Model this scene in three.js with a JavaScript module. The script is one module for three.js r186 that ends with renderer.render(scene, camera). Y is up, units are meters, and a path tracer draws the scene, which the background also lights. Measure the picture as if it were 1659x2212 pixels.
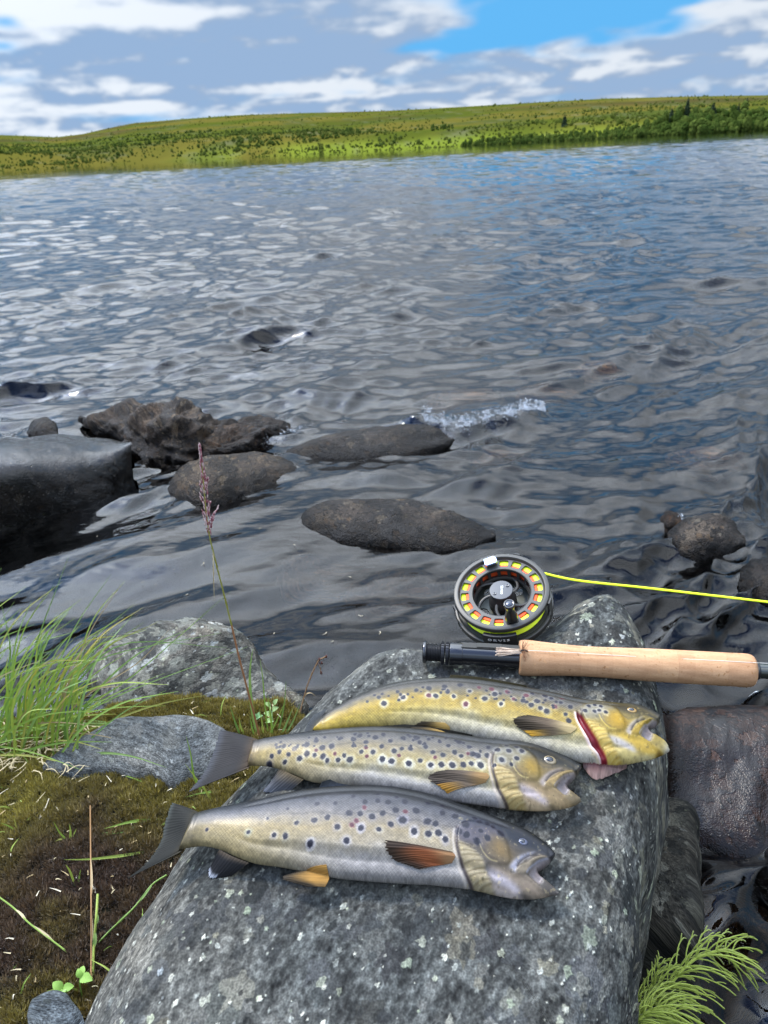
import * as THREE from 'three';
import { mergeGeometries, mergeVertices } from 'three/addons/utils/BufferGeometryUtils.js';
import { FontLoader } from 'three/addons/loaders/FontLoader.js';
import { TextGeometry } from 'three/addons/geometries/TextGeometry.js';
import { RoundedBoxGeometry } from 'three/addons/geometries/RoundedBoxGeometry.js';

const scene = new THREE.Scene();
const V3 = (x, y, z) => new THREE.Vector3(x, y, z);
const rad = THREE.MathUtils.degToRad;
const { clamp, lerp, smoothstep } = THREE.MathUtils;
const sstep = (a, b, x) => { const t = clamp((x - a) / (b - a), 0, 1); return t * t * (3 - 2 * t); };

// ---------- camera: a phone held low over the shore, tilted down and slightly rolled ----------
const CAM_H = 0.65;
const camera = new THREE.PerspectiveCamera(67.3, 0.75, 0.05, 6000);
camera.rotation.set(rad(-25.27), 0, rad(-3.14), 'YXZ');
camera.position.set(0, CAM_H, 0);
camera.focus = 0.56; camera.userData.fStop = 22;
camera.updateProjectionMatrix();
camera.updateMatrixWorld(true);

// ---------- random numbers and noise ----------
function rng(seed) { let s = seed >>> 0; return () => { s = (s + 0x6d2b79f5) | 0; let t = Math.imul(s ^ (s >>> 15), 1 | s); t = (t + Math.imul(t ^ (t >>> 7), 61 | t)) ^ t; return ((t ^ (t >>> 14)) >>> 0) / 4294967296; }; }
const PERM = new Uint8Array(512); { const r = rng(7), p = [...Array(256).keys()]; for (let i = 255; i > 0; i--) { const j = Math.floor(r() * (i + 1)); [p[i], p[j]] = [p[j], p[i]]; } for (let i = 0; i < 512; i++) PERM[i] = p[i & 255]; }
const GX = new Float32Array(256), GY = new Float32Array(256); for (let i = 0; i < 256; i++) { GX[i] = Math.cos(i / 256 * 2 * Math.PI); GY[i] = Math.sin(i / 256 * 2 * Math.PI); }
function noise2(x, y, per = 256) {
  const xf = Math.floor(x), yf = Math.floor(y), fx = x - xf, fy = y - yf;
  const x0 = ((xf % per) + per) % per & 255, x1 = ((xf + 1) % per + per) % per & 255, y0 = ((yf % per) + per) % per & 255, y1 = ((yf + 1) % per + per) % per & 255;
  const a = PERM[PERM[x0] + y0], b = PERM[PERM[x1] + y0], c = PERM[PERM[x0] + y1], d = PERM[PERM[x1] + y1];
  const u = fx * fx * fx * (fx * (fx * 6 - 15) + 10), v = fy * fy * fy * (fy * (fy * 6 - 15) + 10);
  const n0 = GX[a] * fx + GY[a] * fy, n1 = GX[b] * (fx - 1) + GY[b] * fy, n2 = GX[c] * fx + GY[c] * (fy - 1), n3 = GX[d] * (fx - 1) + GY[d] * (fy - 1);
  return 1.5 * (n0 + (n1 - n0) * u + (n2 - n0 + (n0 - n1 - n2 + n3) * u) * v);
}
function fbm(x, y, o = 4, per = 256, gain = 0.5) { let s = 0, a = 1, t = 0; for (let i = 0; i < o; i++) { s += a * noise2(x + i * 17, y + i * 31, per); t += a; a *= gain; x *= 2; y *= 2; per = Math.min(256, per * 2); } return s / t * 1.35; }
function noise3(x, y, z) { return (noise2(x + z * 0.71, y + 3.1 - z * 0.37) + noise2(y + 11.3 + x * 0.43, z + 5.7) + noise2(z + 23.1 - y * 0.29, x + 41.9)) * 0.6; }
function fbm3(x, y, z, o = 4) { let s = 0, a = 1, t = 0; for (let i = 0; i < o; i++) { s += a * noise3(x + i * 7, y + i * 3, z); t += a; a *= 0.5; x *= 2.03; y *= 2.03; z *= 2.03; } return s / t; }
const lin = (c) => { c /= 255; return c <= 0.04045 ? c / 12.92 : Math.pow((c + 0.055) / 1.055, 2.4); };
const srgb = (r, g, b) => [lin(r), lin(g), lin(b)];
const mix3 = (a, b, t) => [a[0] + (b[0] - a[0]) * t, a[1] + (b[1] - a[1]) * t, a[2] + (b[2] - a[2]) * t];

// ---------- from a place in the photograph (1659 x 2212 units) to a direction or a point of the shore ----------
function ray(px, py) { return V3(px / 1659 * 2 - 1, 1 - py / 2212 * 2, 0.5).unproject(camera).sub(camera.position).normalize(); }
function onY(px, py, y = 0) { const d = ray(px, py); return camera.position.clone().addScaledVector(d, (y - CAM_H) / d.y); }
function onPlane(px, py, point, n) { const d = ray(px, py); return camera.position.clone().addScaledVector(d, point.clone().sub(camera.position).dot(n) / d.dot(n)); }
function atDist(px, py, dist) { const d = ray(px, py), h = Math.hypot(d.x, d.z); return camera.position.clone().addScaledVector(d, dist / h); }
function azel(px, py) { const d = ray(px, py); return [Math.atan2(d.x, -d.z) * 180 / Math.PI, Math.asin(d.y) * 180 / Math.PI]; }

const SUN = V3(-2.3, 3.9, -1.35).normalize(); // towards the sun: veiled by cloud, high, ahead on the left
// ---------- sky: broken cloud with blue gaps, computed as an equirectangular texture ----------
{
  const W = 3072, H = 1536, data = new Float32Array(W * H * 4);
  // [x, y, half width, half height in degrees, less or more cloud, darker or lighter]
  const spots = [[1240, 25, 6.0, 1.05, -1.9, 0], [1000, 98, 3.0, 0.42, -1.4, 0], [1420, 20, 2.2, 0.9, -0.5, 0], [5, 100, 1.0, 0.3, -0.7, 0], [20, 45, 0.9, 0.3, -0.5, 0], [930, 50, 2.6, 0.5, 0.5, -0.2], [830, 72, 1.6, 0.4, 0.5, -0.3],
    [560, 75, 8, 1.6, 0.6, 0.5], [180, 45, 5, 0.9, 0.5, 0.25], [480, 155, 5.5, 0.6, 0.4, 0.6], [390, 30, 4, 0.3, 0.3, -0.5], [160, 110, 4, 0.8, 0.5, 0.2], [770, 130, 3, 0.8, 0.2, 0.35], [240, 195, 3.2, 0.5, 0.5, -0.5], [280, 235, 3.5, 0.35, 0.4, -0.4], [280, 213, 4.5, 0.22, 0.3, 0.55], [330, 35, 3, 0.5, 0.4, -0.35],
    [1530, 120, 4, 0.9, 0.5, 0.4], [1600, 60, 2.2, 0.8, 0.5, 0.1], [1580, 15, 3, 0.35, 0.5, -0.4], [1400, 150, 6, 0.5, 0.4, -0.2], [1050, 160, 5, 0.35, 0.2, 0.3], [900, 205, 8, 0.5, 0.4, -0.35], [1300, 190, 7, 0.25, 0.2, 0.35], [650, 185, 3.5, 0.3, 0.2, -0.2], [100, 20, 4, 0.8, 0.4, -0.1], [90, 262, 4, 0.3, 0, 0.25]]
    .map(([x, y, w, h, d, s]) => { const [a, e] = azel(x, y); return [a, e, w, h, d, s]; });
  for (let row = 0; row < H; row++) {
    const el = ((row + 0.5) / H - 0.5) * 180, se = Math.sin(rad(el));
    for (let col = 0; col < W; col++) {
      const o = (row * W + col) * 4; data[o + 3] = 1;
      if (el < -1.5) { data[o] = 0.07; data[o + 1] = 0.075; data[o + 2] = 0.07; continue; }
      let az = ((col + 0.5) / W - 0.25) * 360; if (az > 180) az -= 360;
      const e = Math.max(el, 0), k = 1 / (Math.sin(rad(e)) + 0.075), u = Math.sin(rad(az)) * k, v = -Math.cos(rad(az)) * k;
      const wx = 0.35 * noise2(u * 0.9 + 5, v * 0.9), wy = 0.35 * noise2(u * 0.9, v * 0.9 + 9);
      let d = 0.2 + 0.1 * sstep(7, 14, e) - 0.24 * sstep(22, 46, e) + (0.75 + 0.65 * sstep(10, 26, e)) * fbm(u * 0.55 + wx + 3.3, v * 0.62 + wy + 8.1, 6), shade = 0.30 - 0.16 * sstep(8, 16, e) + 1.0 * fbm(u * 0.55 + wx * 1.3 + 30, v * 0.8 + wy + 12, 5);
      // flat streaks of stratocumulus low over the horizon
      const low = 1 - sstep(2, 14, e); d += low * (0.12 + 0.4 * fbm(az * 0.14 + 2 + 0.5 * wx, e * 0.75 + 0.03 * az + 0.6 * wy, 6)); shade += low * 0.34 + low * (0.9 * fbm(az * 0.17 + wx, e * 0.85 + 7 + wy, 6) + 0.7 * fbm(az * 0.5 + 2 * wx, e * 1.6 + 3 + wy, 4));
      if (e < 16 && Math.abs(az) < 50) for (const s of spots) {
        const dx = (az - s[0]) / s[2], dy = (e - s[1]) / s[3], q = dx * dx + dy * dy;
        if (q < 6) { const g = Math.exp(-q * (0.8 + 0.5 * noise2(az * 0.5, e * 1.6))); d += s[4] * g; shade += s[5] * 1.6 * g; }
      }
      const cover = sstep(-0.42, 0.5, d), thick = sstep(0.0, 0.75, d);
      const blue = mix3(srgb(104, 190, 252), srgb(56, 126, 224), sstep(4, 60, e));
      const sh = sstep(-0.05, 0.95, shade * (0.55 + 0.55 * thick));
      const cl = mix3(mix3([0.87, 0.94, 1.03], [0.85, 0.925, 1.02], sstep(8, 20, e)), [0.27, 0.415, 0.645], sh);
      const col3 = mix3(blue, cl, cover);
      // the veiled sun brightens the cloud around it
      const dir = Math.sin(rad(e)) * SUN.y + Math.cos(rad(e)) * (Math.sin(rad(az)) * SUN.x - Math.cos(rad(az)) * SUN.z), ang = Math.acos(clamp(dir, -1, 1)) * 180 / Math.PI, glow = 3.2 * Math.exp(-((ang / 33) ** 2)) + 5 * Math.exp(-((ang / 12) ** 2));
      const lift = lerp(0.92 + 0.25 * glow, (0.86 + 0.08 * sstep(8, 20, e) + 2.3 * sstep(19, 42, e)) * (1 + glow), cover);
      for (let c = 0; c < 3; c++) data[o + c] = col3[c] * lift * 0.98;
    }
  }
  const t = new THREE.DataTexture(data, W, H, THREE.RGBAFormat, THREE.FloatType);
  t.mapping = THREE.EquirectangularReflectionMapping; t.magFilter = t.minFilter = THREE.LinearFilter; t.needsUpdate = true;
  scene.background = t; scene.environment = t;
}
// ---------- sun ----------
const sun = new THREE.DirectionalLight(new THREE.Color(1, 0.9, 0.74), 3.4);
sun.position.copy(SUN).multiplyScalar(6).add(V3(0, 0, -0.8)); sun.target.position.set(0, 0, -0.8);
sun.castShadow = true; sun.shadow.radius = 20; sun.shadow.mapSize.set(2048, 2048);
Object.assign(sun.shadow.camera, { left: -3, right: 3, top: 3, bottom: -3, near: 0.1, far: 20 });
sun.name = 'sun'; sun.target.name = 'sun_target';
scene.add(sun, sun.target);
const renderer = new THREE.WebGLRenderer({ antialias: true });
renderer.toneMapping = THREE.LinearToneMapping; renderer.toneMappingExposure = 1.06;
renderer.shadowMap.enabled = true;

// ---------- naming ----------
const taken = new Map();
function numbered(name) { const n = taken.get(name) ?? 0; taken.set(name, n + 1); return n ? name + '_' + String(n).padStart(3, '0') : name; }
function lit(m) { m.castShadow = true; m.receiveShadow = true; return m; }
function thing(name, label, category, group) { const g = new THREE.Group(); g.name = numbered(name); g.userData = { label, category }; if (group) g.userData.group = group; scene.add(g); return g; }
function part(name, geo, mat, parent, label) { const m = lit(new THREE.Mesh(geo, mat)); m.name = name; if (label) m.userData.label = label; parent.add(m); return m; }
function solid(name, geo, mat, label, category, group) { const m = part(numbered(name), geo, mat, scene); m.userData = { label, category }; if (group) m.userData.group = group; return m; }
function struct(name, geo, mat) { const m = part(name, geo, mat, scene); m.userData.kind = 'structure'; return m; }
function geom(pos, idx, extra = {}) {
  const g = new THREE.BufferGeometry(); g.setAttribute('position', new THREE.BufferAttribute(pos instanceof Float32Array ? pos : new Float32Array(pos), 3));
  if (extra.uv) g.setAttribute('uv', new THREE.BufferAttribute(new Float32Array(extra.uv), 2));
  if (extra.color) g.setAttribute('color', new THREE.BufferAttribute(new Float32Array(extra.color), 3));
  g.setIndex(new THREE.BufferAttribute(idx instanceof Uint32Array ? idx : new Uint32Array(idx), 1)); g.computeVertexNormals(); return g;
}
function gridIndex(nu, nv, flip) { const idx = new Uint32Array((nu - 1) * (nv - 1) * 6); let k = 0; for (let j = 0; j < nv - 1; j++) for (let i = 0; i < nu - 1; i++) { const a = j * nu + i, b = a + 1, c = a + nu, d = c + 1; if (flip) { idx[k++] = a; idx[k++] = b; idx[k++] = c; idx[k++] = b; idx[k++] = d; idx[k++] = c; } else { idx[k++] = a; idx[k++] = c; idx[k++] = b; idx[k++] = b; idx[k++] = c; idx[k++] = d; } } return idx; }
// smooth open curve through 2-D points, resampled by length
function smoothLine(pts, n) { const c = new THREE.CatmullRomCurve3(pts.map((p) => p.isVector3 ? p : V3(p[0], p[1], p[2] ?? 0)), false, 'centripetal'); return c.getSpacedPoints(n - 1); }
function inPoly(poly, x, y) { let r = false; for (let i = 0, j = poly.length - 1; i < poly.length; j = i++) { const [xi, yi] = poly[i], [xj, yj] = poly[j]; if ((yi > y) !== (yj > y) && x < (xj - xi) * (y - yi) / (yj - yi) + xi) r = !r; } return r; }
function distPoly(poly, x, y) { let m = 1e9; for (let i = 0, j = poly.length - 1; i < poly.length; j = i++) { const ax = poly[j][0], ay = poly[j][1], bx = poly[i][0] - ax, by = poly[i][1] - ay, px = x - ax, py = y - ay, t = clamp((px * bx + py * by) / (bx * bx + by * by + 1e-12), 0, 1), d = (px - bx * t) ** 2 + (py - by * t) ** 2; if (d < m) m = d; } return Math.sqrt(m); }
const sdPoly = (poly, x, y) => (inPoly(poly, x, y) ? 1 : -1) * distPoly(poly, x, y);
// tileable textures: f(u, v, per) gives [r, g, b] in 0..255
function tileTexture(n, f, colour = true) {
  const d = new Uint8Array(n * n * 4); for (let y = 0; y < n; y++) for (let x = 0; x < n; x++) { const c = f(x / n, y / n), o = (y * n + x) * 4; d[o] = clamp(c[0], 0, 255); d[o + 1] = clamp(c[1] ?? c[0], 0, 255); d[o + 2] = clamp(c[2] ?? c[0], 0, 255); d[o + 3] = 255; }
  const t = new THREE.DataTexture(d, n, n); t.wrapS = t.wrapT = THREE.RepeatWrapping; t.magFilter = THREE.LinearFilter; t.minFilter = THREE.LinearMipmapLinearFilter; t.generateMipmaps = true; if (colour) t.colorSpace = THREE.SRGBColorSpace; t.needsUpdate = true; return t;
}
function canvasTexture(c, colour = true) { const t = new THREE.CanvasTexture(c); if (colour) t.colorSpace = THREE.SRGBColorSpace; t.wrapS = t.wrapT = THREE.RepeatWrapping; t.anisotropy = 8; return t; }
function scaled(t, sx, sy) { const c = t.clone(); c.repeat.set(sx, sy); c.needsUpdate = true; return c; }

// =====================  the lake, its bed and the bank  =====================
// outline of the mossy bank in plan
const bankPoly = [[-6, 3], [-6, -1.1], ...[[-400, 1535], [-120, 1530], [60, 1540], [150, 1530], [190, 1540], [250, 1520], [350, 1500], [450, 1495], [560, 1500], [640, 1505], [740, 1560]].map(([x, y]) => { const p = onY(x, y, 0.02); return [p.x, p.z]; }),
  [0.02, -0.5], [0.12, -0.42], ...[[1395, 1935], [1428, 1990], [1436, 2080], [1455, 2150], [1500, 2230], [1540, 2330]].map(([x, y]) => { const p = onY(x, y, 0.02); return [p.x, p.z]; }), [0.36, 0.1], [0.8, 3]];
function groundY(x, z) {
  const d = x > -6 && x < 1.5 && z > -1.6 && z < 3 ? sdPoly(bankPoly, x, z) : -3;
  if (d > 0) {
    let y = 0.004 + 0.036 * sstep(0, 0.05, d) + 0.035 * sstep(0.12, 0.45, d) + 0.012 * fbm(x * 9, z * 9, 3) * sstep(0, 0.05, d) + 0.004 * fbm(x * 50 + 9, z * 50, 2);
    if (x > 0.1) y *= 0.8;
    return y;
  }
  const r = -d, out = Math.hypot(x, z);
  return -0.02 - 0.16 * sstep(0, 0.10, r) - 0.16 * sstep(0.1, 0.9, r) - 0.5 * sstep(1, 6, r) - 1.2 * sstep(4, 40, out) + 0.03 * fbm(x * 3 + 5, z * 3, 3) * sstep(0, 0.2, r);
}
{
  const N = 420, pos = new Float32Array(N * N * 3), col = new Float32Array(N * N * 3), uv = new Float32Array(N * N * 2);
  for (let j = 0; j < N; j++) for (let i = 0; i < N; i++) {
    const a = i / (N - 1) * 2 - 1, b = j / (N - 1) * 2 - 1, x = 1.0 * a + 1.5 * a ** 5 + 500 * a ** 11, z = -0.75 + 1.1 * b + 1.5 * b ** 5 + 500 * b ** 11, k = j * N + i, y = groundY(x, z);
    pos.set([x, y, z], k * 3); uv.set([x, z], k * 2);
    let c;
    if (y > -0.005) {
      const m = fbm(x * 7 + 3, z * 7, 4), far = sstep(-0.42, -0.62, z), g = sstep(-0.25, 0.35, m + far * 0.55);
      c = mix3([0.028, 0.02, 0.01], [0.085, 0.08, 0.016], g); c = mix3(c, [0.05, 0.026, 0.015], sstep(0.1, 0.5, fbm(x * 5 + 40, z * 5, 3)) * 0.6); if (x > 0.1) c = mix3(c, [0.03, 0.035, 0.008], 0.6);
    } else { const m = fbm(x * 4, z * 4, 4); c = mix3([0.09, 0.055, 0.032], [0.04, 0.03, 0.022], sstep(-0.4, 0.4, m)); c = mix3(c, [0.02, 0.016, 0.014], sstep(-0.25, -0.6, y)); }
    col.set(c, k * 3);
  }
  const soil = tileTexture(512, (u, v) => { const n = fbm(u * 24, v * 24, 4, 24), m = noise2(u * 90, v * 90, 90); const s = 190 + 60 * n + 40 * m; return [s, s, s]; });
  const g = geom(pos, gridIndex(N, N, true), { uv, color: col });
  // the sheet is wound so that its normals point up
  const m = new THREE.MeshStandardMaterial({ vertexColors: true, roughness: 0.95, map: scaled(soil, 6, 6), bumpMap: scaled(soil, 6, 6), bumpScale: 0.004 });
  struct('ground', g, m);
}
// ---------- waves ----------
const WAVES = []; { const r = rng(11), n = 96; for (let i = 0; i < n; i++) { const q = i / (n - 1), L = 0.028 * Math.pow(1.9 / 0.028, q), th = rad(64) + (r() + r() + r() - 1.5) * rad(46) * (1.35 - 0.5 * q), k = 2 * Math.PI / L, steep = 0.9 * (L > 0.9 ? 0.034 * 0.9 / L : L > 0.45 ? 0.042 : L > 0.2 ? 0.05 : L > 0.1 ? 0.078 : L > 0.05 ? 0.078 : 0.06) * (0.7 + 0.6 * r()); WAVES.push([Math.cos(th) * k, Math.sin(th) * k, r() * 6.283, L, steep / k]); } }
// rings where the water runs round the stones: filled in by the stones below
const stoneSpots = [];
const breakLine = smoothLine([[825, 915], [885, 925], [940, 933], [985, 940], [1040, 928], [1100, 916], [1145, 898], [1185, 880]].map(([px, py]) => onY(px, py, 0)), 40);
function breakDist(x, z) { let m = 1e9, u = 0, s = 1; for (let i = 0; i < 39; i++) { const a = breakLine[i], b = breakLine[i + 1], ex = b.x - a.x, ez = b.z - a.z, t = clamp(((x - a.x) * ex + (z - a.z) * ez) / (ex * ex + ez * ez), 0, 1), qx = x - a.x - ex * t, qz = z - a.z - ez * t, d = Math.hypot(qx, qz); if (d < m) { m = d; u = (i + t) / 39; s = qz < 0 ? 1 : -1; } } return [m * s, m < 0.4 ? u : 0]; }
function sheltered(x, z) { // calm pocket behind the stones on the left
  const a = sstep(0.42, -0.1, x + (z + 1.1) * 0.25), b = sstep(-1.62, -1.32, z); return a * b;
}
function waterY(x, z, cell, out) {
  const r = Math.hypot(x, z), calm = sheltered(x, z), near = sstep(0.5, 2.4, -z);
  const px = x + 0.10 * noise2(x * 1.1 + 3, z * 1.1) , pz = z + 0.10 * noise2(x * 1.1, z * 1.1 + 7);
  const gust = clamp(0.9 + 0.4 * noise2(x * 0.35 + 4, z * 0.22 + 2) + 0.6 * noise2(x * 1.3, z * 0.9) + 0.5 * noise2(x * 2.9 + 8, z * 2.1), 0.3, 1.5);
  const shoreLong = lerp(0.6, 1, near) * lerp(1, 0.5, calm), shoreShort = lerp(2.0, 1.05, near) * lerp(1, 0.3, calm);
  const farCalm = lerp(1, 0.76, sstep(2.5, 7, r));
  let y = 0, dx = 0, dz = 0;
  for (const w of WAVES) {
    const fade = sstep(1.6 * cell, 3.5 * cell, w[3]); if (fade <= 0) continue;
    const long = sstep(0.12, 0.5, w[3]), a = w[4] * fade * lerp(1.15, farCalm, long) * lerp(shoreShort, shoreLong, long) * gust * (calm > 0 && w[3] < 0.1 ? 1 - 0.6 * calm : 1);
    const p = w[0] * px + w[1] * pz + w[2], s = Math.sin(p), c = Math.cos(p), kl = 2 * Math.PI / w[3];
    y += a * c; const h = -0.64 * a * s / kl; dx += w[0] * h; dz += w[1] * h;
  }
  if (z > -2.6) for (const s of stoneSpots) { const ex = (x - s[0]) / s[2], ez = (z - s[1]) / s[3], q = Math.sqrt(ex * ex + ez * ez); if (q < 3) y += s[4] * Math.exp(-((q - 1) ** 2) * 3.2) * Math.sin((q - 1) * s[5] + x * 9) ; }
  y = 0.05 * Math.tanh(y / 0.05); dx = 0.025 * Math.tanh(dx / 0.025); dz = 0.025 * Math.tanh(dz / 0.025);
  // the ripple that breaks over sunken stones
  if (z < -1.5 && z > -3.2 && x > -0.2 && x < 1.2) { const [d, u] = breakDist(x, z); if (u > 0) { const e = sstep(0, 0.2, u) * sstep(1, 0.8, u) * (0.75 + 0.5 * noise2(u * 7, 2)); y += e * (d > 0 ? 0.036 * Math.exp(-((d / 0.10) ** 2)) : 0.036 * Math.exp(-((d / 0.04) ** 2))) + e * 0.006 * noise2(x * 40, z * 40) * Math.exp(-((d / 0.06) ** 2)); } }
  if (out) { out.dx = dx; out.dz = dz; }
  return y;
}
const buildWater = () => {
  const rings = [], dth = 0.0052; let r = 0.22; while (r < 620) { rings.push(r); r *= 1 + (r < 0.6 ? 0.008 : r < 14 ? 0.0048 : r < 60 ? 0.009 : 0.03); }
  const cols = Math.round(rad(128) / dth) + 1, n = rings.length, pos = new Float32Array(n * cols * 3), uv = new Float32Array(n * cols * 2), o = {};
  for (let j = 0; j < n; j++) for (let i = 0; i < cols; i++) {
    const th = (i / (cols - 1) - 0.5) * rad(128), x = Math.sin(th) * rings[j], z = -Math.cos(th) * rings[j], k = j * cols + i;
    const y = waterY(x, z, rings[j] * 0.0052, o);
    pos[k * 3] = x + o.dx; pos[k * 3 + 1] = y; pos[k * 3 + 2] = z + o.dz; uv[k * 2] = x; uv[k * 2 + 1] = z;
  }
  const g = geom(pos, gridIndex(cols, n, true), { uv });
  const rip = tileTexture(1024, (u, v) => { const s = 128 + 70 * (0.6 * fbm(u * 10 + 0.6 * noise2(u * 5, v * 5, 5), v * 26, 3, 10) + 0.5 * noise2(u * 36, v * 64, 64)); return [s, s, s]; }, false);
  const m = new THREE.MeshPhysicalMaterial({ color: 0xffffff, roughness: 0.02, transmission: 1, thickness: 1, ior: 1.333, attenuationColor: new THREE.Color(0.22, 0.17, 0.11), attenuationDistance: 0.2, bumpMap: scaled(rip, 1 / 0.7, 1 / 0.7), bumpScale: 0.0011 });
  struct('lake_water', g, m);
};

// ---------- far shore: a low fell with birch scrub ----------
const hillAz = [], CREST = [[-140, 285], [0, 292], [60, 294], [120, 297], [180, 290], [235, 277], [290, 266], [400, 257], [520, 249], [660, 244], [830, 240], [1000, 231], [1150, 222], [1300, 214], [1450, 210], [1659, 206], [1850, 200]].map(([x, y]) => azel(x, y));
function crestEl(az) { if (az <= CREST[0][0]) return CREST[0][1]; for (let i = 1; i < CREST.length; i++) if (az <= CREST[i][0]) return lerp(CREST[i - 1][1], CREST[i][1], (az - CREST[i - 1][0]) / (CREST[i][0] - CREST[i - 1][0])); return CREST[CREST.length - 1][1]; }
const SHORE_R = (az) => lerp(400, 235, sstep(-26, 26, az)) - 14 * sstep(4, 9, az) + 6 * noise2(az * 0.35, 3);
const CREST_R = (az) => lerp(1500, 900, sstep(-24, 10, az));
function hillAt(az, t) { // t 0 at the water, 1 on the crest
  const r0 = SHORE_R(az), r1 = CREST_R(az), r = lerp(r0, r1, t), top = CAM_H + r1 * Math.tan(rad(crestEl(az)));
  const s = 0.10 * sstep(0, 0.06, t) + 0.9 * (0.65 * t + 0.35 * t * t * (3 - 2 * t));
  const x = Math.sin(rad(az)) * r, z = -Math.cos(rad(az)) * r;
  const y = -0.4 + 0.9 * sstep(0, 0.01, t) + (top - 0.5) * s + (t < 1 ? 3.0 * fbm(x * 0.008, z * 0.008, 3) * sstep(0.02, 0.2, t) * (1 - t) : 0);
  return V3(x, y, z);
}
{
  const NA = 360, NT = 90, pos = [], col = [], uv = [];
  for (let j = 0; j < NT; j++) for (let i = 0; i < NA; i++) {
    const az = lerp(-62, 62, i / (NA - 1)), tt = j / (NT - 1), t = tt < 0.85 ? (tt / 0.85) ** 1.5 : 1 + (tt - 0.85) * 3, p = hillAt(az, Math.min(t, 1));
    if (t > 1) { const k = 1 + (t - 1) * 0.8; p.x *= k; p.z *= k; p.y -= (t - 1) * 40; }
    pos.push(p.x, p.y, p.z); uv.push(p.x, p.z);
    const n = fbm(p.x * 0.006 + 2, p.z * 0.006, 5), m = fbm(p.x * 0.025, p.z * 0.018 + 5, 4), q = fbm(p.x * 0.1, p.z * 0.07, 3);
    let c = mix3([0.068, 0.095, 0.012], [0.12, 0.115, 0.02], sstep(-0.35, 0.35, n + 0.4 * m));
    c = mix3(c, [0.07, 0.055, 0.022], sstep(0.05, 0.45, fbm(p.x * 0.004 + 20, p.y * 0.09 + 3, 4)) * 0.75 * sstep(0.2, 0.5, t));
    c = mix3(c, [0.045, 0.075, 0.018], sstep(0.0, 0.4, m + 0.25 * q) * 0.65 * (1 - sstep(0.35, 0.9, t)));
    c = mix3(c, [0.17, 0.24, 0.025], (1 - sstep(0.015, 0.05, t)) * sstep(-0.3, 0.3, m + 0.3) * sstep(-16, -4, az) * 0.8);
    c = mix3(c, [0.17, 0.18, 0.1], sstep(0.35, 0.6, q + 0.3 * m) * 0.35);
    col.push(...c);
  }
  struct('hill', geom(pos, gridIndex(NA, NT, true), { color: col, uv }), new THREE.MeshPhysicalMaterial({ specularIntensity: 0, color: new THREE.Color(0.72, 0.64, 0.68), vertexColors: true, roughness: 1 }));
}

// =====================  rock surfaces  =====================
// a canvas painted with crusts of lichen, dark patches and flecks over a speckled stone
function blotch(ctx, r, x, y, s, rough = 0.35, stretch = 1, turn = 0) { // one irregular patch
  const n = 9 + Math.floor(s > 8 ? 16 : 4); ctx.beginPath(); const p0 = r() * 100;
  for (let i = 0; i < n; i++) { const a = i / n * 6.2832, q = s * (1 + rough * 1.6 * noise2(Math.cos(a) * 1.6 + p0, Math.sin(a) * 1.6 + p0 * 1.7) + rough * (r() - 0.5)); let u = Math.cos(a) * q * stretch, v = Math.sin(a) * q; const X = x + u * Math.cos(turn) - v * Math.sin(turn), Y = y + u * Math.sin(turn) + v * Math.cos(turn); i ? ctx.lineTo(X, Y) : ctx.moveTo(X, Y); }
  ctx.closePath(); ctx.fill();
}
const css = (c, a = 1) => `rgba(${c[0] | 0},${c[1] | 0},${c[2] | 0},${a})`;
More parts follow.
